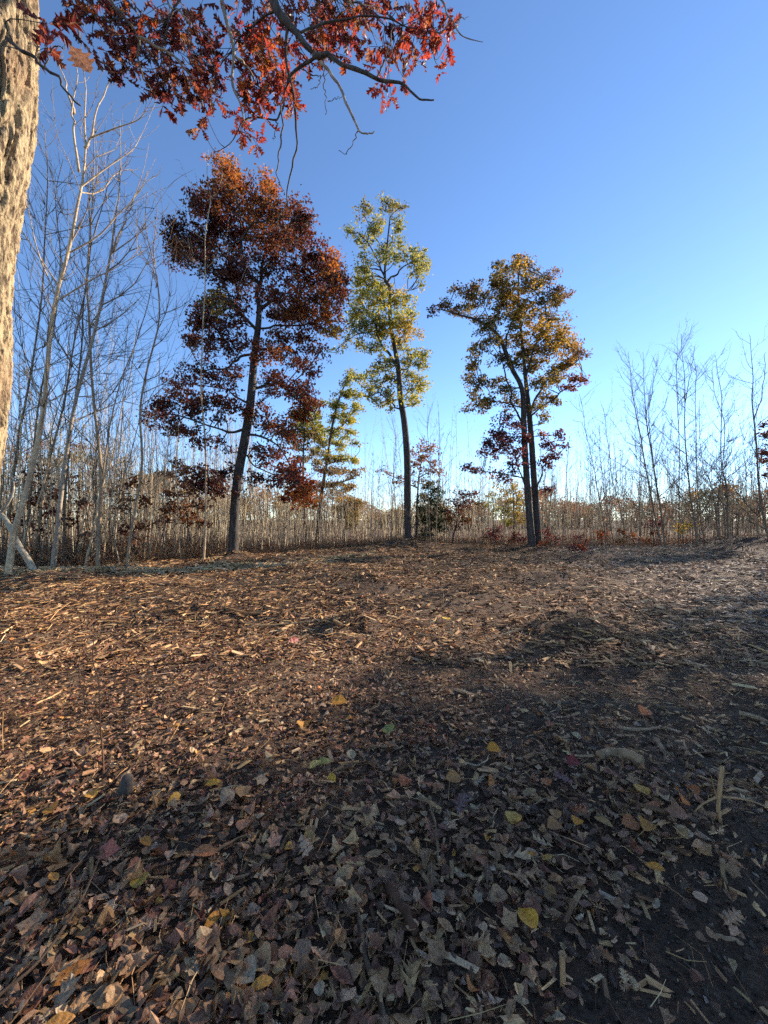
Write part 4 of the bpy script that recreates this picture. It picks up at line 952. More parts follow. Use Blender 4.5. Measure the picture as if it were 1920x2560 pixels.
bough([(277, 0), (310, 45), (344, 96), (347, 140), (347, 169), (360, 200), (377, 226)], .020, .004, (1.3, 1.2, 1.05), d0=3.5, dz=.2, start=np.array([TOP, TOP + [.4, .3, .4], P(250, -150, 3.4)]), n=40)
bough([(346, 96), (392, 115), (437, 145), (467, 175), (490, 200)], .014, .006, PAL_, d0=3.55, dz=.2)
bough([(419, 0), (440, 22), (455, 33), (480, 60)], .012, .006, PAL_, d0=3.8, start=np.array([TOP + [.7, .4, .6], P(400, -120, 3.7)]))
bough([(20, 95), (60, 128), (100, 154), (136, 184), (169, 229), (205, 265)], .012, .005, DKB, d0=2.45, dz=.1)
bough([(112, 160), (128, 132), (150, 118), (166, 116)], .004, .002, DKB, d0=2.4)
bough([(1040, -60), (1100, 0), (1128, 46), (1157, 93), (1209, 104)], .014, .003, PAL_, d0=3.9, start=np.array([P(700, -160, 4.0), P(880, -140, 4.0)]), n=34)
bough([(1140, 70), (1150, 50), (1170, 40)], .004, .002, PAL_, d0=3.9)
bough([(748, 85), (800, 60), (860, 50), (930, 40), (1010, 60), (1080, 80)], .014, .004, DKB, dz=.3)
bough([(700, 20), (640, 60), (600, 100), (560, 150), (520, 200)], .012, .004, DKB, dz=.5)
bough([(640, -120), (760, -60), (850, -20), (900, 10), (960, 60)], .016, .004, DKB, d0=4.2)
bough([(560, -100), (480, -40), (430, 40), (410, 100), (400, 170)], .012, .004, DKB, d0=3.9)
bough([(941, 196), (960, 150), (975, 100), (985, 60)], .008, .003, DKB, d0=3.85)
bough([(310, 45), (270, 50), (230, 40), (190, 50)], .008, .003, DKB, d0=3.5)

# oak leaf outline: stations along the midrib with lobes
OAKU = [0, .10, .22, .30, .42, .50, .62, .70, .82, .90, 1.0]
OAKW = [.015, .03, .17, .06, .27, .08, .30, .09, .24, .09, .02]
OAKF = [0, .0, .05, .0, .09, .0, .11, .0, .12, .0, .0]


def leaf_template(kind):
    """returns verts (k,2) and triangles"""
    if kind == 'oak':
        v = []; W_ = OAKW
        for u_, w_, f_ in zip(OAKU, W_, OAKF): v += [(u_ + f_ * .9, -w_), (u_, 0), (u_ + f_, w_ * .95)]
        n_ = len(OAKU)
    elif kind == 'pale':
        us = np.linspace(0, 1, 21); n_ = 21; v = []
        for u_ in us:
            w_ = .012 + .31 * math.sin(math.pi * u_ ** 1.25) ** 1.1 * (1 + .34 * math.cos(2 * math.pi * (4.6 * u_ - .15)))
            v += [(u_, -w_), (u_, 0), (u_, w_)]
    elif kind in ('aspen', 'oval'):
        us = [0, .08, .25, .45, .65, .83, 1.0]
        ws = [.02, .24, .44, .47, .38, .2, .01] if kind == 'aspen' else [.01, .1, .21, .25, .22, .13, .01]
        v = []
        for u_, w_ in zip(us, ws): v += [(u_, -w_), (u_, 0), (u_, w_)]
        n_ = len(us)
    else:  # maple
        out = []
        for k_ in range(10):
            a_ = math.pi + k_ / 10 * 2 * math.pi
            r_ = [.16, .36, .28, .48, .36, .56, .36, .48, .28, .36][k_]
            out.append((.42 + r_ * math.cos(a_), r_ * math.sin(a_)))
        v = [(.40, 0)] + out
        return np.array(v), np.array([(0, 1 + k_, 1 + (k_ + 1) % 10) for k_ in range(10)])
    T = []
    for i in range(n_ - 1):
        a_ = i * 3; b_ = a_ + 3
        T += [(a_, a_ + 1, b_ + 1), (a_, b_ + 1, b_), (a_ + 1, a_ + 2, b_ + 2), (a_ + 1, b_ + 2, b_ + 1)]
    return np.array(v), np.array(T)


TPL = {k_: leaf_template(k_) for k_ in ('oak', 'pale', 'aspen', 'oval', 'maple')}


def leaf_verts(kind, n, curl=1.0):
    """(n,k,3) unit-length leaves, individually curled"""
    v, T = TPL[kind]
    u_, w_ = v[:, 0][None], v[:, 1][None]
    a_ = R.normal(.6, .7, (n, 1)) * curl; b_ = R.normal(0, .45, (n, 1)) * curl; c_ = R.normal(0, .5, (n, 1)) * curl
    z = a_ * w_ ** 2 * 2 + b_ * (u_ - .5) ** 2 + c_ * (u_ - .5) * w_ + R.normal(0, .035, (n, len(v))) * curl
    X = np.repeat(u_, n, 0) - .5 - .10 * np.abs(b_) * (u_ - .5)
    Y = np.repeat(w_, n, 0) * (1 - .3 * np.clip(np.abs(a_) * .5, 0, .8))
    return np.stack([X, Y, z], -1), T, np.stack([v[:, 0], v[:, 1], v[:, 0] * 0], 1)


def add_leaves(mesh, kind, pos, Rm, size, col, curl=1.0):
    n = len(pos)
    L, T, U = leaf_verts(kind, n, curl)
    Vv = np.einsum('nij,nkj->nki', Rm, L * size[:, None, None]) + pos[:, None, :]
    k_ = L.shape[1]
    TT = (T[None] + (np.arange(n) * k_)[:, None, None]).reshape(-1, 3)
    UU = np.tile(U, (n, 1)); UU[:, 2] = np.repeat(R.random(n) * 50, k_)
    mesh.add(Vv.reshape(-1, 3), T=TT, C=np.repeat(col, k_, 0), U=UU)


def frames(xdir, zdir):
    """rotation matrices with x along xdir and z near zdir"""
    x_ = xdir / (np.linalg.norm(xdir, axis=1, keepdims=True) + 1e-9)
    y_ = np.cross(zdir, x_); y_ /= np.linalg.norm(y_, axis=1, keepdims=True) + 1e-9
    z_ = np.cross(x_, y_)
    return np.stack([x_, y_, z_], -1)


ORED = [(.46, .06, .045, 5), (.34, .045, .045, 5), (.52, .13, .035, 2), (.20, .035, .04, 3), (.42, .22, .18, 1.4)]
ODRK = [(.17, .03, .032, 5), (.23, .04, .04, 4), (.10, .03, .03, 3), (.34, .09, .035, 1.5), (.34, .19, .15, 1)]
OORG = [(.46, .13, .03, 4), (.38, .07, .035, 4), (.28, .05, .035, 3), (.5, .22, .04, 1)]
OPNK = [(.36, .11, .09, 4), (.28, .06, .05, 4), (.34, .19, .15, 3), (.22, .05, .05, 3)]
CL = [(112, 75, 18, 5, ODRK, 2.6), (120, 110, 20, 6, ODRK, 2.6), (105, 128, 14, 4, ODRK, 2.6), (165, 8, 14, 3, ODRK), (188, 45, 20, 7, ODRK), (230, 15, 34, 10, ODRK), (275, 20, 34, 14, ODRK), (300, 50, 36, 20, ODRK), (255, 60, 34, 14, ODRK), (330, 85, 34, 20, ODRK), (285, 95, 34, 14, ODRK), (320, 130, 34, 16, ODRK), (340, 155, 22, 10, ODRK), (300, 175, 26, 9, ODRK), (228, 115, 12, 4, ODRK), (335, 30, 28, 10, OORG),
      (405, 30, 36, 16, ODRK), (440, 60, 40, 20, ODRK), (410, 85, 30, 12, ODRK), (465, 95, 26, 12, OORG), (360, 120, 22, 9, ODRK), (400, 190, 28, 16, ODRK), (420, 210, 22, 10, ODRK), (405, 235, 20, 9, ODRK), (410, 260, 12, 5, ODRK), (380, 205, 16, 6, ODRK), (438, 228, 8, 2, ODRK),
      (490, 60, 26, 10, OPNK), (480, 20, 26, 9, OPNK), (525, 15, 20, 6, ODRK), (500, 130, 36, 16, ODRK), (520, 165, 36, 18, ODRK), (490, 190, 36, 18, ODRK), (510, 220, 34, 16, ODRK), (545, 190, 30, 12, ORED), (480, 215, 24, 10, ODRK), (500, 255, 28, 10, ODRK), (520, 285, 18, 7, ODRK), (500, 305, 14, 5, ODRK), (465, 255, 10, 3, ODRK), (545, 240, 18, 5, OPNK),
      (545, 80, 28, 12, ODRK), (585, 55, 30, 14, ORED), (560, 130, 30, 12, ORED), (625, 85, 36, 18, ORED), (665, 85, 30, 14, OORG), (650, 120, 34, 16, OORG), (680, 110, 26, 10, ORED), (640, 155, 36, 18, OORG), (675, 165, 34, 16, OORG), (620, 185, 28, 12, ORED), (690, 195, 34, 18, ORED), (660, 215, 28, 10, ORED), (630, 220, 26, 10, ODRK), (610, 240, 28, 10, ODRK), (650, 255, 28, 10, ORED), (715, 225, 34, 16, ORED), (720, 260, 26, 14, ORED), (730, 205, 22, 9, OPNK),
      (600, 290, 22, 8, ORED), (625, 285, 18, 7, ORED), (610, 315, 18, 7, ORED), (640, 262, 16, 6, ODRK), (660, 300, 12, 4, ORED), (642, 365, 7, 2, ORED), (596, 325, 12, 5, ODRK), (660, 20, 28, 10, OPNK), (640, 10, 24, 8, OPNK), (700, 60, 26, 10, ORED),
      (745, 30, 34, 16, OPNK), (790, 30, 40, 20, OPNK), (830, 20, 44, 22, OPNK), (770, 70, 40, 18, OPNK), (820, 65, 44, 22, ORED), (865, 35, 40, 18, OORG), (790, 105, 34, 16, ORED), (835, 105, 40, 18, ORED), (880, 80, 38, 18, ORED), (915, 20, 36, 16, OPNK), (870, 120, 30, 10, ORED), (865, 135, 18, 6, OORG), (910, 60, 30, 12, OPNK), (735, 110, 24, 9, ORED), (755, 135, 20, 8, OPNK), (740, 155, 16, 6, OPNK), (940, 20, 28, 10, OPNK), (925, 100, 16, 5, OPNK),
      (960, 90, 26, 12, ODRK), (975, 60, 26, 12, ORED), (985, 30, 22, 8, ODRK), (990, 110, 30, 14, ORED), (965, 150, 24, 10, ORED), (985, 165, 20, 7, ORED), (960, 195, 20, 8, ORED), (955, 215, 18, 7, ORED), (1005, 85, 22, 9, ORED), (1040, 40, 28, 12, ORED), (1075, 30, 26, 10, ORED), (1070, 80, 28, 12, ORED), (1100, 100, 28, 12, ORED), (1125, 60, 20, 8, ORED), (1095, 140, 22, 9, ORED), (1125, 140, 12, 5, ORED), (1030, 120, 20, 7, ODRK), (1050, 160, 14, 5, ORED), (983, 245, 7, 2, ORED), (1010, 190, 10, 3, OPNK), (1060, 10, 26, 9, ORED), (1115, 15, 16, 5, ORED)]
nodes = np.concatenate(NB)
tips, tpal, tcount = [], [], []
tw = Mesh(); tp, trr = [], []
for c in CL:
    px_, py_, r_, nl = c[0], c[1], c[2], c[3]; pal = c[4]
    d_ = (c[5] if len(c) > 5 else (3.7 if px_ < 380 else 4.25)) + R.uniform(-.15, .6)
    ctr = P(px_, py_, d_); j = np.argmin(np.linalg.norm(nodes - ctr, axis=1)); a_ = nodes[j]
    nt_ = max(1, int(nl / 3.7))
    for i in range(nt_):
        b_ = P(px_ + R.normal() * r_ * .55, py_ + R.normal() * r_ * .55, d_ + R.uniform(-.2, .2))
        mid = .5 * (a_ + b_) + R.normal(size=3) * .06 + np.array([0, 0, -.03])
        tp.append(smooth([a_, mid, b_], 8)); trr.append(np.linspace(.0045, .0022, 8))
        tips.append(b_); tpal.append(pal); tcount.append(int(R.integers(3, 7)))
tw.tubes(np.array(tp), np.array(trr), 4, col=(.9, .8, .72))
link('twigs', tw.build('twigs', M_BRANCH, bb, True), parent=BIG, kind='stuff')
lp, lx, lz, lc, ls = [], [], [], [], []
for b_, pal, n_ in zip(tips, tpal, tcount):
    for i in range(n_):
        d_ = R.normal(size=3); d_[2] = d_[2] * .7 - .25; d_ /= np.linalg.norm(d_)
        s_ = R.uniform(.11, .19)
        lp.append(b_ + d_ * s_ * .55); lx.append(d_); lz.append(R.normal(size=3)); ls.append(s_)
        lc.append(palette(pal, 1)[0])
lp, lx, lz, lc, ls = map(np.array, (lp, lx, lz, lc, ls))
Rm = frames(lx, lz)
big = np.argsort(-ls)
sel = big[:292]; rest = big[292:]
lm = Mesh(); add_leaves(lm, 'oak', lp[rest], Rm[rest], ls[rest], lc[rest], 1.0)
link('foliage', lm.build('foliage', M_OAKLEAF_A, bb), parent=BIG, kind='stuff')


def leaf_variant(kind, curl, mat):
    mm = Mesh(); L, T, U = leaf_verts(kind, 1, curl)
    mm.add(L[0], T=T, U=U); return mm.build(kind + '_leaf', mat)


LV = [leaf_variant('oak', 1.0, M_OAKLEAF) for _ in range(10)]
WV = leaf_variant('pale', .12, M_OAKLEAF)


def put_leaf(name, me, pos, rot, size, col, parent=None, origin=(0, 0, 0), **kw):
    o = link(name, me, parent=parent, **kw)
    o.matrix_basis = Matrix.Translation(Vector(pos - np.asarray(origin))) @ Matrix(rot.tolist()).to_4x4() @ Matrix.Scale(float(size), 4)
    if parent is None: col = np.minimum(np.asarray(col) * (np.array([1.5, 1.12, .6]) if col[0] > .3 and col[2] < .16 else np.array([1.28, .98, .62])), .92)
    o.color = (*[float(v_) for v_ in col], 1); return o


for i in sel:
    put_leaf('leaf', LV[R.integers(10)], lp[i], Rm[i], ls[i], lc[i], BIG, bb)
# the pale, sunlit white-oak shaped leaf hanging beside the trunk
pl = P(200, 146, 2.35); fr_ = frames(np.array([[.55, .1, -.72]]), np.array([[.25, -1., .15]]))[0]
lf = put_leaf('leaf', WV, pl, fr_, .19, (.46, .25, .17), BIG, bb); lf['label'] = 'large pale russet leaf hanging beside the trunk'

# ------------------------------------------------------------------ litter on the clearing floor
DRY = [(.34, .24, .165, 5), (.24, .16, .115, 5), (.15, .098, .072, 5), (.48, .36, .26, 3), (.33, .205, .165, 3), (.60, .49, .37, 1.6), (.22, .10, .08, 2), (.45, .40, .355, 2.2), (.11, .07, .052, 4), (.48, .24, .08, .4), (.58, .37, .09, .25)]
CHIP = [(.44, .31, .185, 4), (.30, .20, .125, 4), (.17, .108, .072, 5), (.56, .44, .30, 2.4), (.10, .062, .045, 5), (.68, .57, .42, 1.2)]


def screen_points(n, y0, y1, x0=-120, x1=2040):
    """ground points spread evenly over the view between two distances"""
    px_ = R.uniform(x0, x1, n)
    s0, s1 = 1500 / y1, 1500 / y0
    py_ = R.uniform(s0, s1, n)
    y_ = 1500 / py_
    return (px_ - 960) / F * y_, y_


def ground_points(n, y0, y1, e=1.0, half=1.08):
    """points with density falling off as distance^-e beyond uniform area"""
    y_ = (R.random(n) * (y1 ** (2 - e) - y0 ** (2 - e)) + y0 ** (2 - e)) ** (1 / (2 - e))
    x_ = R.uniform(-half, half, n) * y_
    return x_, y_


def lying(n, tilt):
    """frames lying on the ground with random yaw and tilt"""
    a_ = R.uniform(0, 6.283, n)
    xd = np.stack([np.cos(a_), np.sin(a_), R.normal(0, tilt, n)], 1)
    zd = np.stack([R.normal(0, tilt, n), R.normal(0, tilt, n), np.ones(n)], 1)
    zd[R.random(n) < .3] *= np.array([1, 1, -1.0])
    return frames(xd, zd)


litter = Mesh()
for kind, n, sz in (('aspen', 16500, .052), ('oval', 10500, .066), ('maple', 2400, .075), ('oak', 4200, .095)):
    x, y = ground_points(n, .75, 9.5, 1.0)
    keep = R.random(n) < np.clip(leafmask(x, y) * (1 - .93 * soilmask(x, y)) + .10 * (1 - soilmask(x, y)), 0, 1)
    x, y = x[keep], y[keep]; n = len(x)
    lay = R.random(n)
    s = sz * R.uniform(.30, 1.08, n) * np.interp(y, [1, 4, 9], [1, .9, .8])
    pos = np.stack([x, y, H(x, y) + .004 + .034 * lay + s * .10], 1)
    add_leaves(litter, kind, pos, lying(n, .17), s, palette(DRY, n) * WARM, .85)
link('leaf_litter', litter.build('leaf_litter', M_DRY_A), kind='stuff', label='deep brown litter of fallen leaves covering the near ground', cat='leaf litter')


def chip_verts(n, L, Wd, Th):
    u = np.array([-.5, -.5, -.5, -.5, .5, .5, .5, .5]); v = np.array([-.5, .5, .5, -.5, -.5, .5, .5, -.5]); w = np.array([-.5, -.5, .5, .5, -.5, -.5, .5, .5])
    X = (u[None] + R.normal(0, .10, (n, 8))) * L[:, None]; Y = (v[None] * R.uniform(.35, 1.1, (n, 8))) * Wd[:, None]; Z = (w[None] * R.uniform(.5, 1.1, (n, 8))) * Th[:, None]
    Z = Z + (np.abs(u)[None] * 2) * R.normal(0, .04, (n, 1)) * L[:, None]
    Q = np.array([[1, 2, 6, 5], [2, 3, 7, 6], [3, 0, 4, 7], [0, 3, 2, 1], [4, 5, 6, 7], [0, 1, 5, 4]])
    if n > 1: Q = Q[:3]
    return np.stack([X, Y, Z], -1), Q


def add_chips(mesh, pos, Rm, L, Wd, Th, col):
    n = len(pos); V_, Q = chip_verts(n, L, Wd, Th)
    W_ = np.einsum('nij,nkj->nki', Rm, V_) + pos[:, None, :]
    QQ = (Q[None] + (np.arange(n) * 8)[:, None, None]).reshape(-1, 4)
    U = V_ * 12; U[..., 2] += (R.random(n) * 60)[:, None]
    mesh.add(W_.reshape(-1, 3), Q=QQ, C=np.repeat(col, 8, 0), U=U.reshape(-1, 3))


chips = Mesh()
for n, y0, y1, e, lmin, lmax in ((42000, .75, 6, 1.0, .006, .07), (44000, 4.2, 13, .8, .035, .2), (40000, 11, 24, .5, .08, .38)):
    x, y = ground_points(n, y0, y1, e, 1.12)
    if y0 < 1:
        keep = R.random(n) < np.clip(1 - .93 * soilmask(x, y), 0, 1) * (1 - .35 * leafmask(x, y)); x, y = x[keep], y[keep]; n = len(x)
    if y0 > 4:
        keep = R.random(n) < np.clip(.95 + 1.5 * vnoise(x / 1.3, y / .9, 13) + .7 * vnoise(x / .4, y / .4, 14), .4, 1); x, y = x[keep], y[keep]; n = len(x)
    if y0 > 8:
        keep = y < front(x) + .5; x, y = x[keep], y[keep]; n = len(x)
    L = lmin + (lmax - lmin) * R.random(n) ** 2.6
    Wd = np.minimum(L * R.uniform(.08, .45, n), .045); Th = Wd * R.uniform(.15, .5, n)
    pos = np.stack([x, y, H(x, y) + .004 + .03 * R.random(n) ** 1.5 + .012 * (y > 6)], 1)
    col = palette(CHIP, n) * WARM
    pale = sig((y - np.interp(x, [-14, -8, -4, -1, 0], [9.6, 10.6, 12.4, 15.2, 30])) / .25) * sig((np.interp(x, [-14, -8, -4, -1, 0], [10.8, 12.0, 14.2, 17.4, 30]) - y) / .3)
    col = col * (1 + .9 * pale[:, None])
    rz = (sig((x - 3.2 - .25 * y) / .8) * sig((y - 4.5) / .6) * .45)[:, None]
    col = col * (1 - rz) + rz * np.array([.52, .44, .36]) * R.uniform(.4, 1.2, (n, 1))
    add_chips(chips, pos, lying(n, .16), L, Wd, Th, col * np.minimum(1, .72 / col.max(1, keepdims=True)))
n = 5000
x = R.uniform(.1, 2.6, n); y = R.uniform(.8, 2.1, n); keep = soilmask(x, y) > .3; x, y = x[keep], y[keep]; n = len(x)
L = .004 + .022 * R.random(n) ** 2; add_chips(chips, np.stack([x, y, H(x, y) + .004], 1), lying(n, .5), L, L * R.uniform(.4, .9, n), L * .5, palette([(.08, .052, .035, 5), (.15, .10, .07, 2), (.32, .22, .15, .6)], n))
n = 3400
t_ = R.random(n); x = -14 + 13.6 * t_
y = np.interp(x, [-14, -8, -4, -1, 0], [10.0, 11.2, 13.2, 16.2, 18.0]) + R.normal(0, .34, n)
L = R.uniform(.08, .34, n); Wd = L * R.uniform(.08, .25, n)
add_chips(chips, np.stack([x, y, H(x, y) + .02 + .05 * R.random(n)], 1), lying(n, .25), L, Wd, Wd * .4, palette([(.78, .55, .28, 3), (.60, .39, .19, 3), (.42, .26, .12, 3)], n))
link('wood_mulch', chips.build('wood_mulch', M_WOOD), kind='stuff', label='shredded wood chips and bark mulch spread over the clearing', cat='mulch')

# thin twigs and straw strewn about
st_ = Mesh()
for n, y0, y1, e, l0, l1, r_ in ((2600, .8, 6, 1.0, .04, .22, .0016), (9000, 5, 22, .6, .1, .5, .004)):
    x, y = ground_points(n, y0, y1, e, 1.12)
    keep = (y < front(x) + .5) & (R.random(n) < 1 - .8 * soilmask(x, y)); x, y = x[keep], y[keep]; n = len(x)
    L = R.uniform(l0, l1, n); a = R.uniform(0, 6.283, n); b = a + R.normal(0, .35, n)
    lift = R.random(n) ** 3 * .35 * L
    p0 = np.stack([x, y, H(x, y) + .02], 1)
    x1, y1_ = x + np.cos(a) * L * .5, y + np.sin(a) * L * .5; p1 = np.stack([x1, y1_, H(x1, y1_) + .03 + lift * .5], 1)
    x2, y2_ = x1 + np.cos(b) * L * .5, y1_ + np.sin(b) * L * .5; p2 = np.stack([x2, y2_, H(x2, y2_) + .025 + lift], 1)
    st_.tubes(np.stack([p0, p1, p2], 1), np.tile([[1., .8, .4]], (n, 1)) * r_ * R.uniform(.5, 1.5, (n, 1)), 3, col=palette(CHIP, n) * WARM * (.75 if y0 < 1 else 1.05))
link('twig_litter', st_.build('twig_litter', M_STEM), kind='stuff', label='thin twigs and straw strewn across the mulch', cat='twigs')

# ------------------------------------------------------------------ individual leaves, chips and sticks near the viewer
def gpt(px_, py_, lift=0.0):
    """photo pixel -> point on the ground"""
    y_ = 1500 / (py_ - 1300.0)
    for _ in range(6):
        x_ = (px_ - 960) / F * y_
        z_ = float(H(x_, y_)) + lift
        y_ = (CAMZ - z_) * F / (py_ - 1280.0 + (CAMZ - z_) * 0 - 0) / 1.0 if False else (CAMZ - z_) / ((py_ - 1300.0) / F)
    return np.array([(px_ - 960) / F * y_, y_, float(H((px_ - 960) / F * y_, y_)) + lift])


FV = {k_: [leaf_variant(k_, .35, M_DRY_O) for _ in range(4)] for k_ in ('aspen', 'oval', 'maple', 'oak')}
DV = {k_: [leaf_variant(k_, .9, M_DRY_O) for _ in range(5)] for k_ in ('aspen', 'oval', 'maple', 'oak')}
SPECIAL = [  # px, py, kind, size, colour, label
    (1310, 2275, 'aspen', .085, (.62, .40, .06), 'bright yellow round leaf lying alone in the near foreground'),
    (1280, 2032, 'aspen', .090, (.55, .42, .13), 'pale yellow round leaf above the bright yellow one'),
    (1435, 2040, 'aspen', .062, (.58, .30, .03), 'small amber leaf to the right of the pale yellow one'),
    (1240, 2222, 'aspen', .075, (.36, .27, .20), 'pale beige round leaf just left above the bright yellow one'),
    (1378, 2052, 'aspen', .080, (.36, .22, .13), 'tan round leaf overlapping another left of the amber leaf'),
    (1380, 2022, 'aspen', .070, (.38, .25, .15), 'light tan leaf behind the tan round one'),
    (1692, 1978, 'aspen', .10, (.52, .20, .05), 'bright orange leaf near the standing broken stick'),
    (1608, 1775, 'aspen', .12, (.55, .20, .07), 'lone bright orange leaf on the dark mulch at right'),
    (1593, 1962, 'aspen', .09, (.50, .34, .06), 'yellow leaf left of the bright orange leaf pair'),
    (1010, 1942, 'aspen', .085, (.32, .12, .06), 'rust orange round leaf in mid foreground'),
    (1232, 1866, 'aspen', .090, (.56, .32, .05), 'speckled orange yellow leaf beside a thin white twig'),
    (1115, 1546, 'maple', .20, (.62, .55, .06), 'bright yellow leaf far out on the sunlit mulch'),
    (1150, 1995, 'oak', .17, (.16, .10, .13), 'large purple grey oak leaf lying flat'),
    (1405, 1938, 'oak', .13, (.20, .12, .15), 'purplish lobed leaf beneath the grey log'),
    (1424, 1898, 'maple', .12, (.22, .04, .05), 'dark crimson leaf left of the grey log'),
    (282, 2112, 'maple', .105, (.46, .19, .19), 'torn pink leaf in left foreground'),
    (362, 2180, 'aspen', .075, (.40, .33, .10), 'dull yellow leaf right below the pink leaf'),
    (374, 2090, 'oval', .085, (.46, .24, .05), 'curled amber leaf to the right of the pink leaf'),
    (662, 2376, 'aspen', .085, (.42, .35, .26), 'cream toothed leaf at bottom centre'),
    (625, 2404, 'aspen', .078, (.46, .45, .43), 'whitish grey leaf beside the cream toothed one'),
    (527, 2336, 'maple', .090, (.25, .18, .15), 'brown grey veined leaf left above the cream leaf'),
    (758, 2350, 'aspen', .075, (.33, .25, .22), 'pinkish brown leaf right above the cream leaf'),
    (198, 2404, 'oval', .11, (.34, .17, .05), 'folded orange brown leaf at lower left'),
    (100, 2290, 'maple', .11, (.32, .26, .23), 'large pale grey leaf at far left foreground'),
    (140, 2010, 'aspen', .075, (.48, .27, .05), 'amber leaf near the left edge'),
    (237, 1978, 'aspen', .068, (.48, .33, .09), 'small yellow leaf left of the dark stub'),
    (612, 1968, 'aspen', .090, (.42, .30, .18), 'round light tan leaf in left mid foreground'),
    (576, 1978, 'aspen', .085, (.30, .28, .27), 'round grey leaf next to the light tan one'),
    (446, 1982, 'oval', .085, (.50, .36, .06), 'upright yellow leaf right of the dark stub'),
    (540, 1946, 'oval', .09, (.50, .34, .06), 'ochre leaf behind the round light tan one'),
    (832, 1936, 'oval', .085, (.55, .40, .06), 'small yellow leaf in the middle of the foreground'),
    (850, 1748, 'aspen', .13, (.50, .30, .05), 'ochre leaf at the shadow edge in the centre'),
    (762, 1806, 'aspen', .11, (.45, .28, .07), 'dull ochre leaf below the shadow edge'),
    (970, 1815, 'aspen', .10, (.30, .38, .14), 'green leaf in the shade at centre'),
    (812, 1895, 'oval', .10, (.30, .36, .14), 'small green seedling leaf at centre left'),
    (790, 1902, 'oval', .10, (.34, .38, .16), 'pale green seedling leaf beside the small green one'),
    (540, 2278, 'oval', .075, (.52, .28, .04), 'narrow orange leaf standing in the dark litter'),
    (660, 2430, 'oval', .075, (.48, .31, .08), 'narrow ochre leaf below the cream toothed leaf'),
    (1626, 2152, 'oval', .075, (.50, .27, .05), 'folded orange leaf above the bare dark soil'),
    (1505, 2365, 'oval', .06, (.30, .15, .06), 'small brown leaf at the edge of the bare soil'),
    (735, 1600, 'oak', .24, (.26, .05, .05), 'upright dark red oak leaf on the sunlit ground'),
    (1093, 2225, 'maple', .075, (.33, .31, .31), 'silver grey leaf in the centre foreground'),
    (1190, 2225, 'maple', .055, (.30, .27, .26), 'small grey leaf left of the beige round leaf'),
    (1500, 2040, 'oval', .09, (.36, .27, .13), 'pale olive leaf at the end of the leaf band'),
    (1690, 2070, 'aspen', .075, (.42, .33, .18), 'pale yellow tan leaf under the orange pair'),
    (1605, 2052, 'aspen', .085, (.42, .24, .06), 'orange brown leaf between the band and the stick'),
    (1565, 2045, 'aspen', .08, (.36, .17, .10), 'reddish tan leaf left of the orange brown one'),
    (1680, 2020, 'aspen', .09, (.30, .17, .12), 'muted brown leaf below the bright orange leaf'),
    (1225, 1940, 'oval', .11, (.42, .20, .06), 'rusty standing leaf strip in mid foreground'),
    (1360, 1945, 'aspen', .07, (.40, .17, .06), 'small orange leaf in the leaf band'),
    (1130, 1935, 'aspen', .09, (.40, .24, .12), 'light orange tan leaf in mid foreground'),
    (1720, 1965, 'aspen', .085, (.40, .16, .05), 'second orange leaf touching the bright orange one'),
    (160, 2530, 'oval', .09, (.44, .27, .10), 'orange folded leaf at the bottom left corner'),
    (520, 2115, 'oval', .11, (.40, .20, .13), 'salmon coloured curled leaf right of the pink leaf'),
    (690, 2090, 'maple', .085, (.46, .30, .28), 'pale pink pointed leaf in the centre left foreground'),
]
for px_, py_, kd, sz, cl_, lab in SPECIAL:
    p_ = gpt(px_, py_, .045 + sz * .06); a_ = R.uniform(0, 6.28)
    zd = np.array([[R.normal(0, .15), R.normal(-.30, .12), 1.0]])
    if 'upright' in lab or 'standing' in lab: zd = np.array([[.3, -1., .5]]); a_ = 1.2
    fr_ = frames(np.array([[math.cos(a_), math.sin(a_), 0]]) - 0, zd)[0]
    put_leaf('fallen_leaf', FV[kd][R.integers(4)], p_, fr_, sz, cl_, label=lab, cat='leaf')
GEN = {'aspen': 'dry round brown leaf lying among the foreground litter', 'oval': 'dry narrow brown leaf lying among the foreground litter', 'maple': 'dry pointed brown leaf lying among the foreground litter', 'oak': 'dry lobed brown oak leaf lying among the foreground litter'}
BROWN = [(.40, .29, .20, 5), (.28, .19, .135, 4), (.52, .40, .30, 3), (.40, .26, .21, 3), (.52, .46, .40, 2.5), (.28, .14, .11, 2)]
cnt = 0
while cnt < 240:
    px_ = R.uniform(-20, 1940); py_ = R.uniform(1800, 2600)
    p_ = gpt(px_, py_, .04)
    if R.random() > leafmask(p_[0], p_[1]) * (1 - soilmask(p_[0], p_[1])): continue
    kd = R.choice(['aspen', 'oval', 'maple', 'oak'], p=[.5, .2, .18, .12]); sz = {'aspen': .066, 'oval': .085, 'maple': .09, 'oak': .12}[kd] * R.uniform(.8, 1.2)
    put_leaf('fallen_leaf', DV[kd][R.integers(5)], p_, lying(1, .28)[0], sz, palette(BROWN, 1)[0], label=GEN[kd], cat='leaf', group='dry brown ' + kd.replace('oval', 'narrow').replace('aspen', 'round').replace('maple', 'pointed').replace('oak', 'lobed') + ' leaves in the foreground')
    cnt += 1
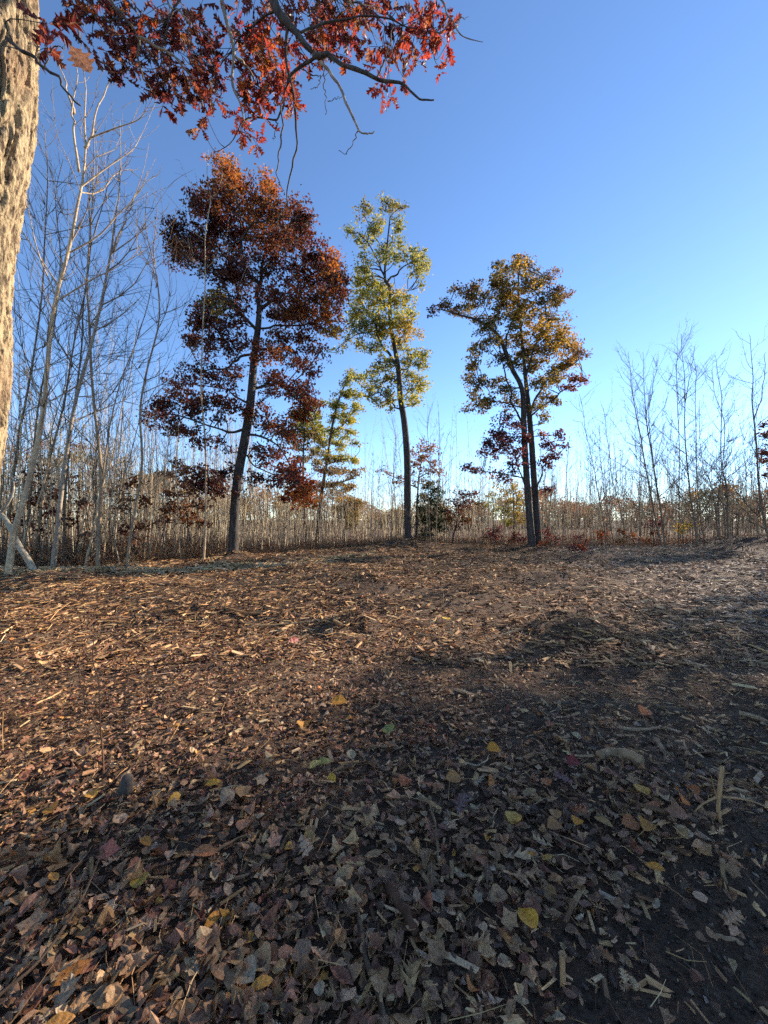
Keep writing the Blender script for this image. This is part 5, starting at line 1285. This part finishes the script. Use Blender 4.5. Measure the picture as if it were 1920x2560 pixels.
# wood chips one can pick out
CVs = []
for _ in range(10):
    mm = Mesh(); V_, Q = chip_verts(1, np.array([1.]), np.array([R.uniform(.14, .3)]), np.array([R.uniform(.04, .1)])); mm.add(V_[0], Q=Q, U=V_[0] * 3); CVs.append(mm.build('wood_chip', M_WOOD_O))
for i in range(230):
    px_ = R.uniform(-20, 1940); py_ = 1480 + 1080 * R.random() ** 1.2
    p_ = gpt(px_, py_, .035)
    if R.random() < .95 * soilmask(p_[0], p_[1]): continue
    put_leaf('wood_chip', CVs[R.integers(10)], p_, lying(1, .15)[0], R.uniform(.05, .12) * np.interp(p_[1], [1, 5], [.8, 1.8]), palette([(.34, .26, .18, 3), (.26, .19, .13, 3), (.40, .35, .29, 1.5), (.17, .12, .085, 2)], 1)[0],
             label='loose splinter of wood lying on the mulch near the viewer', cat='wood chip', group='loose wood splinters on the near mulch')


def stick(name, label, pts, r0, r1, col, lifts=None, n=16, sides=7, cat='stick', side_=()):
    col = np.asarray(col) * WARM; flat_ = name == 'split_wood'
    if flat_: sides, n = 5, 9
    w = np.array([gpt(a_, b_, (lifts[i] if lifts else .03)) for i, (a_, b_) in enumerate(pts)])
    p = smooth(w, n); tt = np.linspace(0, 1, n); k = R.random() * 99
    p = p + np.stack([vnoise(tt * 6 + k, tt * 0, 1), vnoise(tt * 6 + k, tt * 0, 2), vnoise(tt * 6 + k, tt * 0, 3) * .4], 1) * .02
    m = Mesh(); m.tubes(p, (r0 + (r1 - r0) * tt) * (1 + .35 * vnoise(tt * 14 + k, tt * 0, 3)), sides, col=col, cap=True)
    o = link(name, m.build(name, M_WOOD, p[0], not flat_), loc=tuple(p[0]), label=label, cat=cat)
    if flat_: o.scale = (1, 1, .6)
    for s in side_:
        ws = np.array([gpt(a_, b_, .05) for a_, b_ in s]); m2 = Mesh(); m2.tubes(smooth(ws, 8), np.linspace(r0 * .6, r1 * .5, 8), 5, col=col)
        link('branch', m2.build('branch', M_WOOD, p[0], True), parent=o)
    return o


def upright(name, label, pts, d, r0, r1, col, n=16, sides=7, cat='stick', side_=()):
    col = np.asarray(col) * WARM
    w = np.array([P(a_, b_, d) for a_, b_ in pts]); p = smooth(w, n)
    m = Mesh(); tt = np.linspace(0, 1, n); k = R.random() * 99
    m.tubes(p, (r0 + (r1 - r0) * tt) * (1 + .3 * vnoise(tt * 12 + k, tt * 0, 3)), sides, col=col, cap=True)
    o = link(name, m.build(name, M_WOOD, p[0], True), loc=tuple(p[0]), label=label, cat=cat)
    for s, rs in side_:
        m2 = Mesh(); m2.tubes(smooth(np.array([P(a_, b_, d) for a_, b_ in s]), 10), np.linspace(rs, rs * .4, 10), 5, col=col)
        link('branch', m2.build('branch', M_WOOD, p[0], True), parent=o)
    return o


upright('broken_stick', 'broken stick with pale peeled wood standing in the mulch at right', [(1806, 2160), (1808, 2090), (1796, 2030), (1800, 1970), (1806, 1916)], 1.93, .008, .010, (.36, .26, .17), side_=[([(1798, 1990), (1760, 2008), (1735, 2030)], .006), ([(1804, 1992), (1870, 2000), (1920, 2020)], .006), ([(1797, 2010), (1785, 1970), (1778, 1940)], .003)])
upright('root_twig', 'bent grey root twig hanging over the bare soil at right', [(1806, 2150), (1808, 2190), (1820, 2230), (1814, 2300)], 1.66, .010, .007, (.22, .18, .14))
stick('log_chunk', 'pale grey weathered log chunk half buried at the end of the leaf band', [(1490, 1884), (1530, 1876), (1570, 1884), (1600, 1900)], .026, .038, (.27, .21, .155), lifts=[.03, .04, .04, .03], cat='log')
stick('split_wood', 'split pale wood slab on the dark mulch near the right edge', [(1840, 1778), (1875, 1786), (1905, 1796)], .025, .02, (.36, .28, .2), cat='log')
stick('bark_piece', 'dark bark slab lying diagonally in centre foreground', [(972, 2200), (1005, 2250), (1040, 2310)], .022, .017, (.085, .05, .036), cat='bark')
stick('twig', 'forked grey twig lying below the dark bark slab', [(1070, 1985), (1085, 2060), (1096, 2138)], .009, .005, (.22, .17, .12))
stick('twig', 'long curved dark twig with a pale broken tip in bottom centre', [(868, 2172), (890, 2230), (915, 2320), (925, 2400), (950, 2470), (965, 2540)], .007, .010, (.10, .08, .065))
stick('twig', 'dark twig lying across the litter right of the pink leaf', [(530, 2130), (575, 2095), (630, 2075)], .008, .005, (.16, .12, .09))
stick('twig', 'thin pale curved twig beside the speckled orange leaf', [(1140, 1888), (1180, 1905), (1205, 1900), (1222, 1880)], .006, .003, (.40, .36, .30))
stick('twig', 'long straight dark twig rising from bottom left corner', [(0, 2480), (110, 2380), (220, 2230), (275, 2100), (310, 2010)], .006, .003, (.11, .085, .07), lifts=[.04, .05, .06, .05, .04])
stick('fallen_branch', 'pale forked branch lying on sunlit mulch left of centre', [(700, 1577), (740, 1556), (790, 1550), (850, 1552)], .028, .012, (.38, .3, .2), side_=[[(740, 1556), (660, 1562), (610, 1555)], [(835, 1552), (870, 1540), (885, 1532)]], cat='branch')
stick('fallen_branch', 'straight brown stick lying flat on sunlit mulch left of centre', [(560, 1528), (620, 1532), (690, 1530)], .028, .022, (.22, .15, .09), cat='branch')
stick('fallen_branch', 'short pale stick on sunlit leaves at left', [(100, 1755), (130, 1742), (158, 1725)], .009, .007, (.42, .33, .22), cat='branch')
stick('fallen_branch', 'pale pole lying at the edge of the woods under the lone sapling', [(515, 1421), (545, 1422), (570, 1424)], .06, .05, (.5, .42, .31), cat='branch')
stick('split_wood', 'dark split chunk of wood at right below the track', [(1630, 1842), (1648, 1862), (1658, 1876)], .022, .012, (.26, .2, .15), cat='log')
stick('split_wood', 'pale splintered slab right of the grey log', [(1540, 1812), (1590, 1820), (1640, 1815)], .016, .01, (.33, .26, .19), cat='log')
stick('split_wood', 'weathered grey splinter lying above the bare soil', [(1490, 2215), (1530, 2235), (1560, 2252)], .012, .008, (.30, .27, .25), cat='log')
stick('split_wood', 'grey brown splinter lying on the bare dark soil', [(1780, 2318), (1815, 2325), (1842, 2336)], .009, .006, (.24, .19, .15), cat='log')
stick('split_wood', 'pale yellow splinter at the right edge of the bare soil', [(1862, 2238), (1880, 2255), (1898, 2275)], .010, .006, (.48, .37, .24), cat='log')
stick('split_wood', 'rotten grey bark slab at lower left of centre', [(270, 2450), (310, 2475), (355, 2500)], .03, .02, (.17, .145, .12), cat='bark')
# cut stub and dead weed stems at left
sb = gpt(318, 1985); m = Mesh(); kz = np.linspace(0, 1, 8)
m.tubes(np.array([sb + np.array([.02 * k_, .0, -.04 + .15 * k_]) for k_ in kz]), .032 * (1 + .7 * np.exp(-kz * 5)) * np.array([1, 1.05, .95, 1.02, .96, 1., .92, .8]), 12, col=(.085, .065, .05), cap=True)
link('tree_stub', m.build('tree_stub', M_WOOD, sb, True), loc=tuple(sb), label='dark grey cut stub of a sapling in left foreground', cat='stump')
upright('weed_stem', 'tall thin bare weed stem rising from the left foreground', [(260, 2015), (258, 1900), (250, 1800), (246, 1700), (232, 1650), (236, 1580)], 2.25, .0045, .002, (.14, .085, .065), cat='weed', side_=[([(256, 1850), (215, 1760), (198, 1690), (200, 1640), (218, 1590)], .003)])
upright('weed_stem', 'short bare weed stem near the left edge', [(78, 2010), (64, 1960), (68, 1900), (96, 1888)], 2.3, .0035, .0015, (.2, .13, .09), cat='weed')
upright('weed_stem', 'thin dry stalk at the far left edge of the litter', [(12, 1920), (6, 1850), (8, 1780)], 2.6, .003, .0015, (.4, .28, .16), cat='weed')
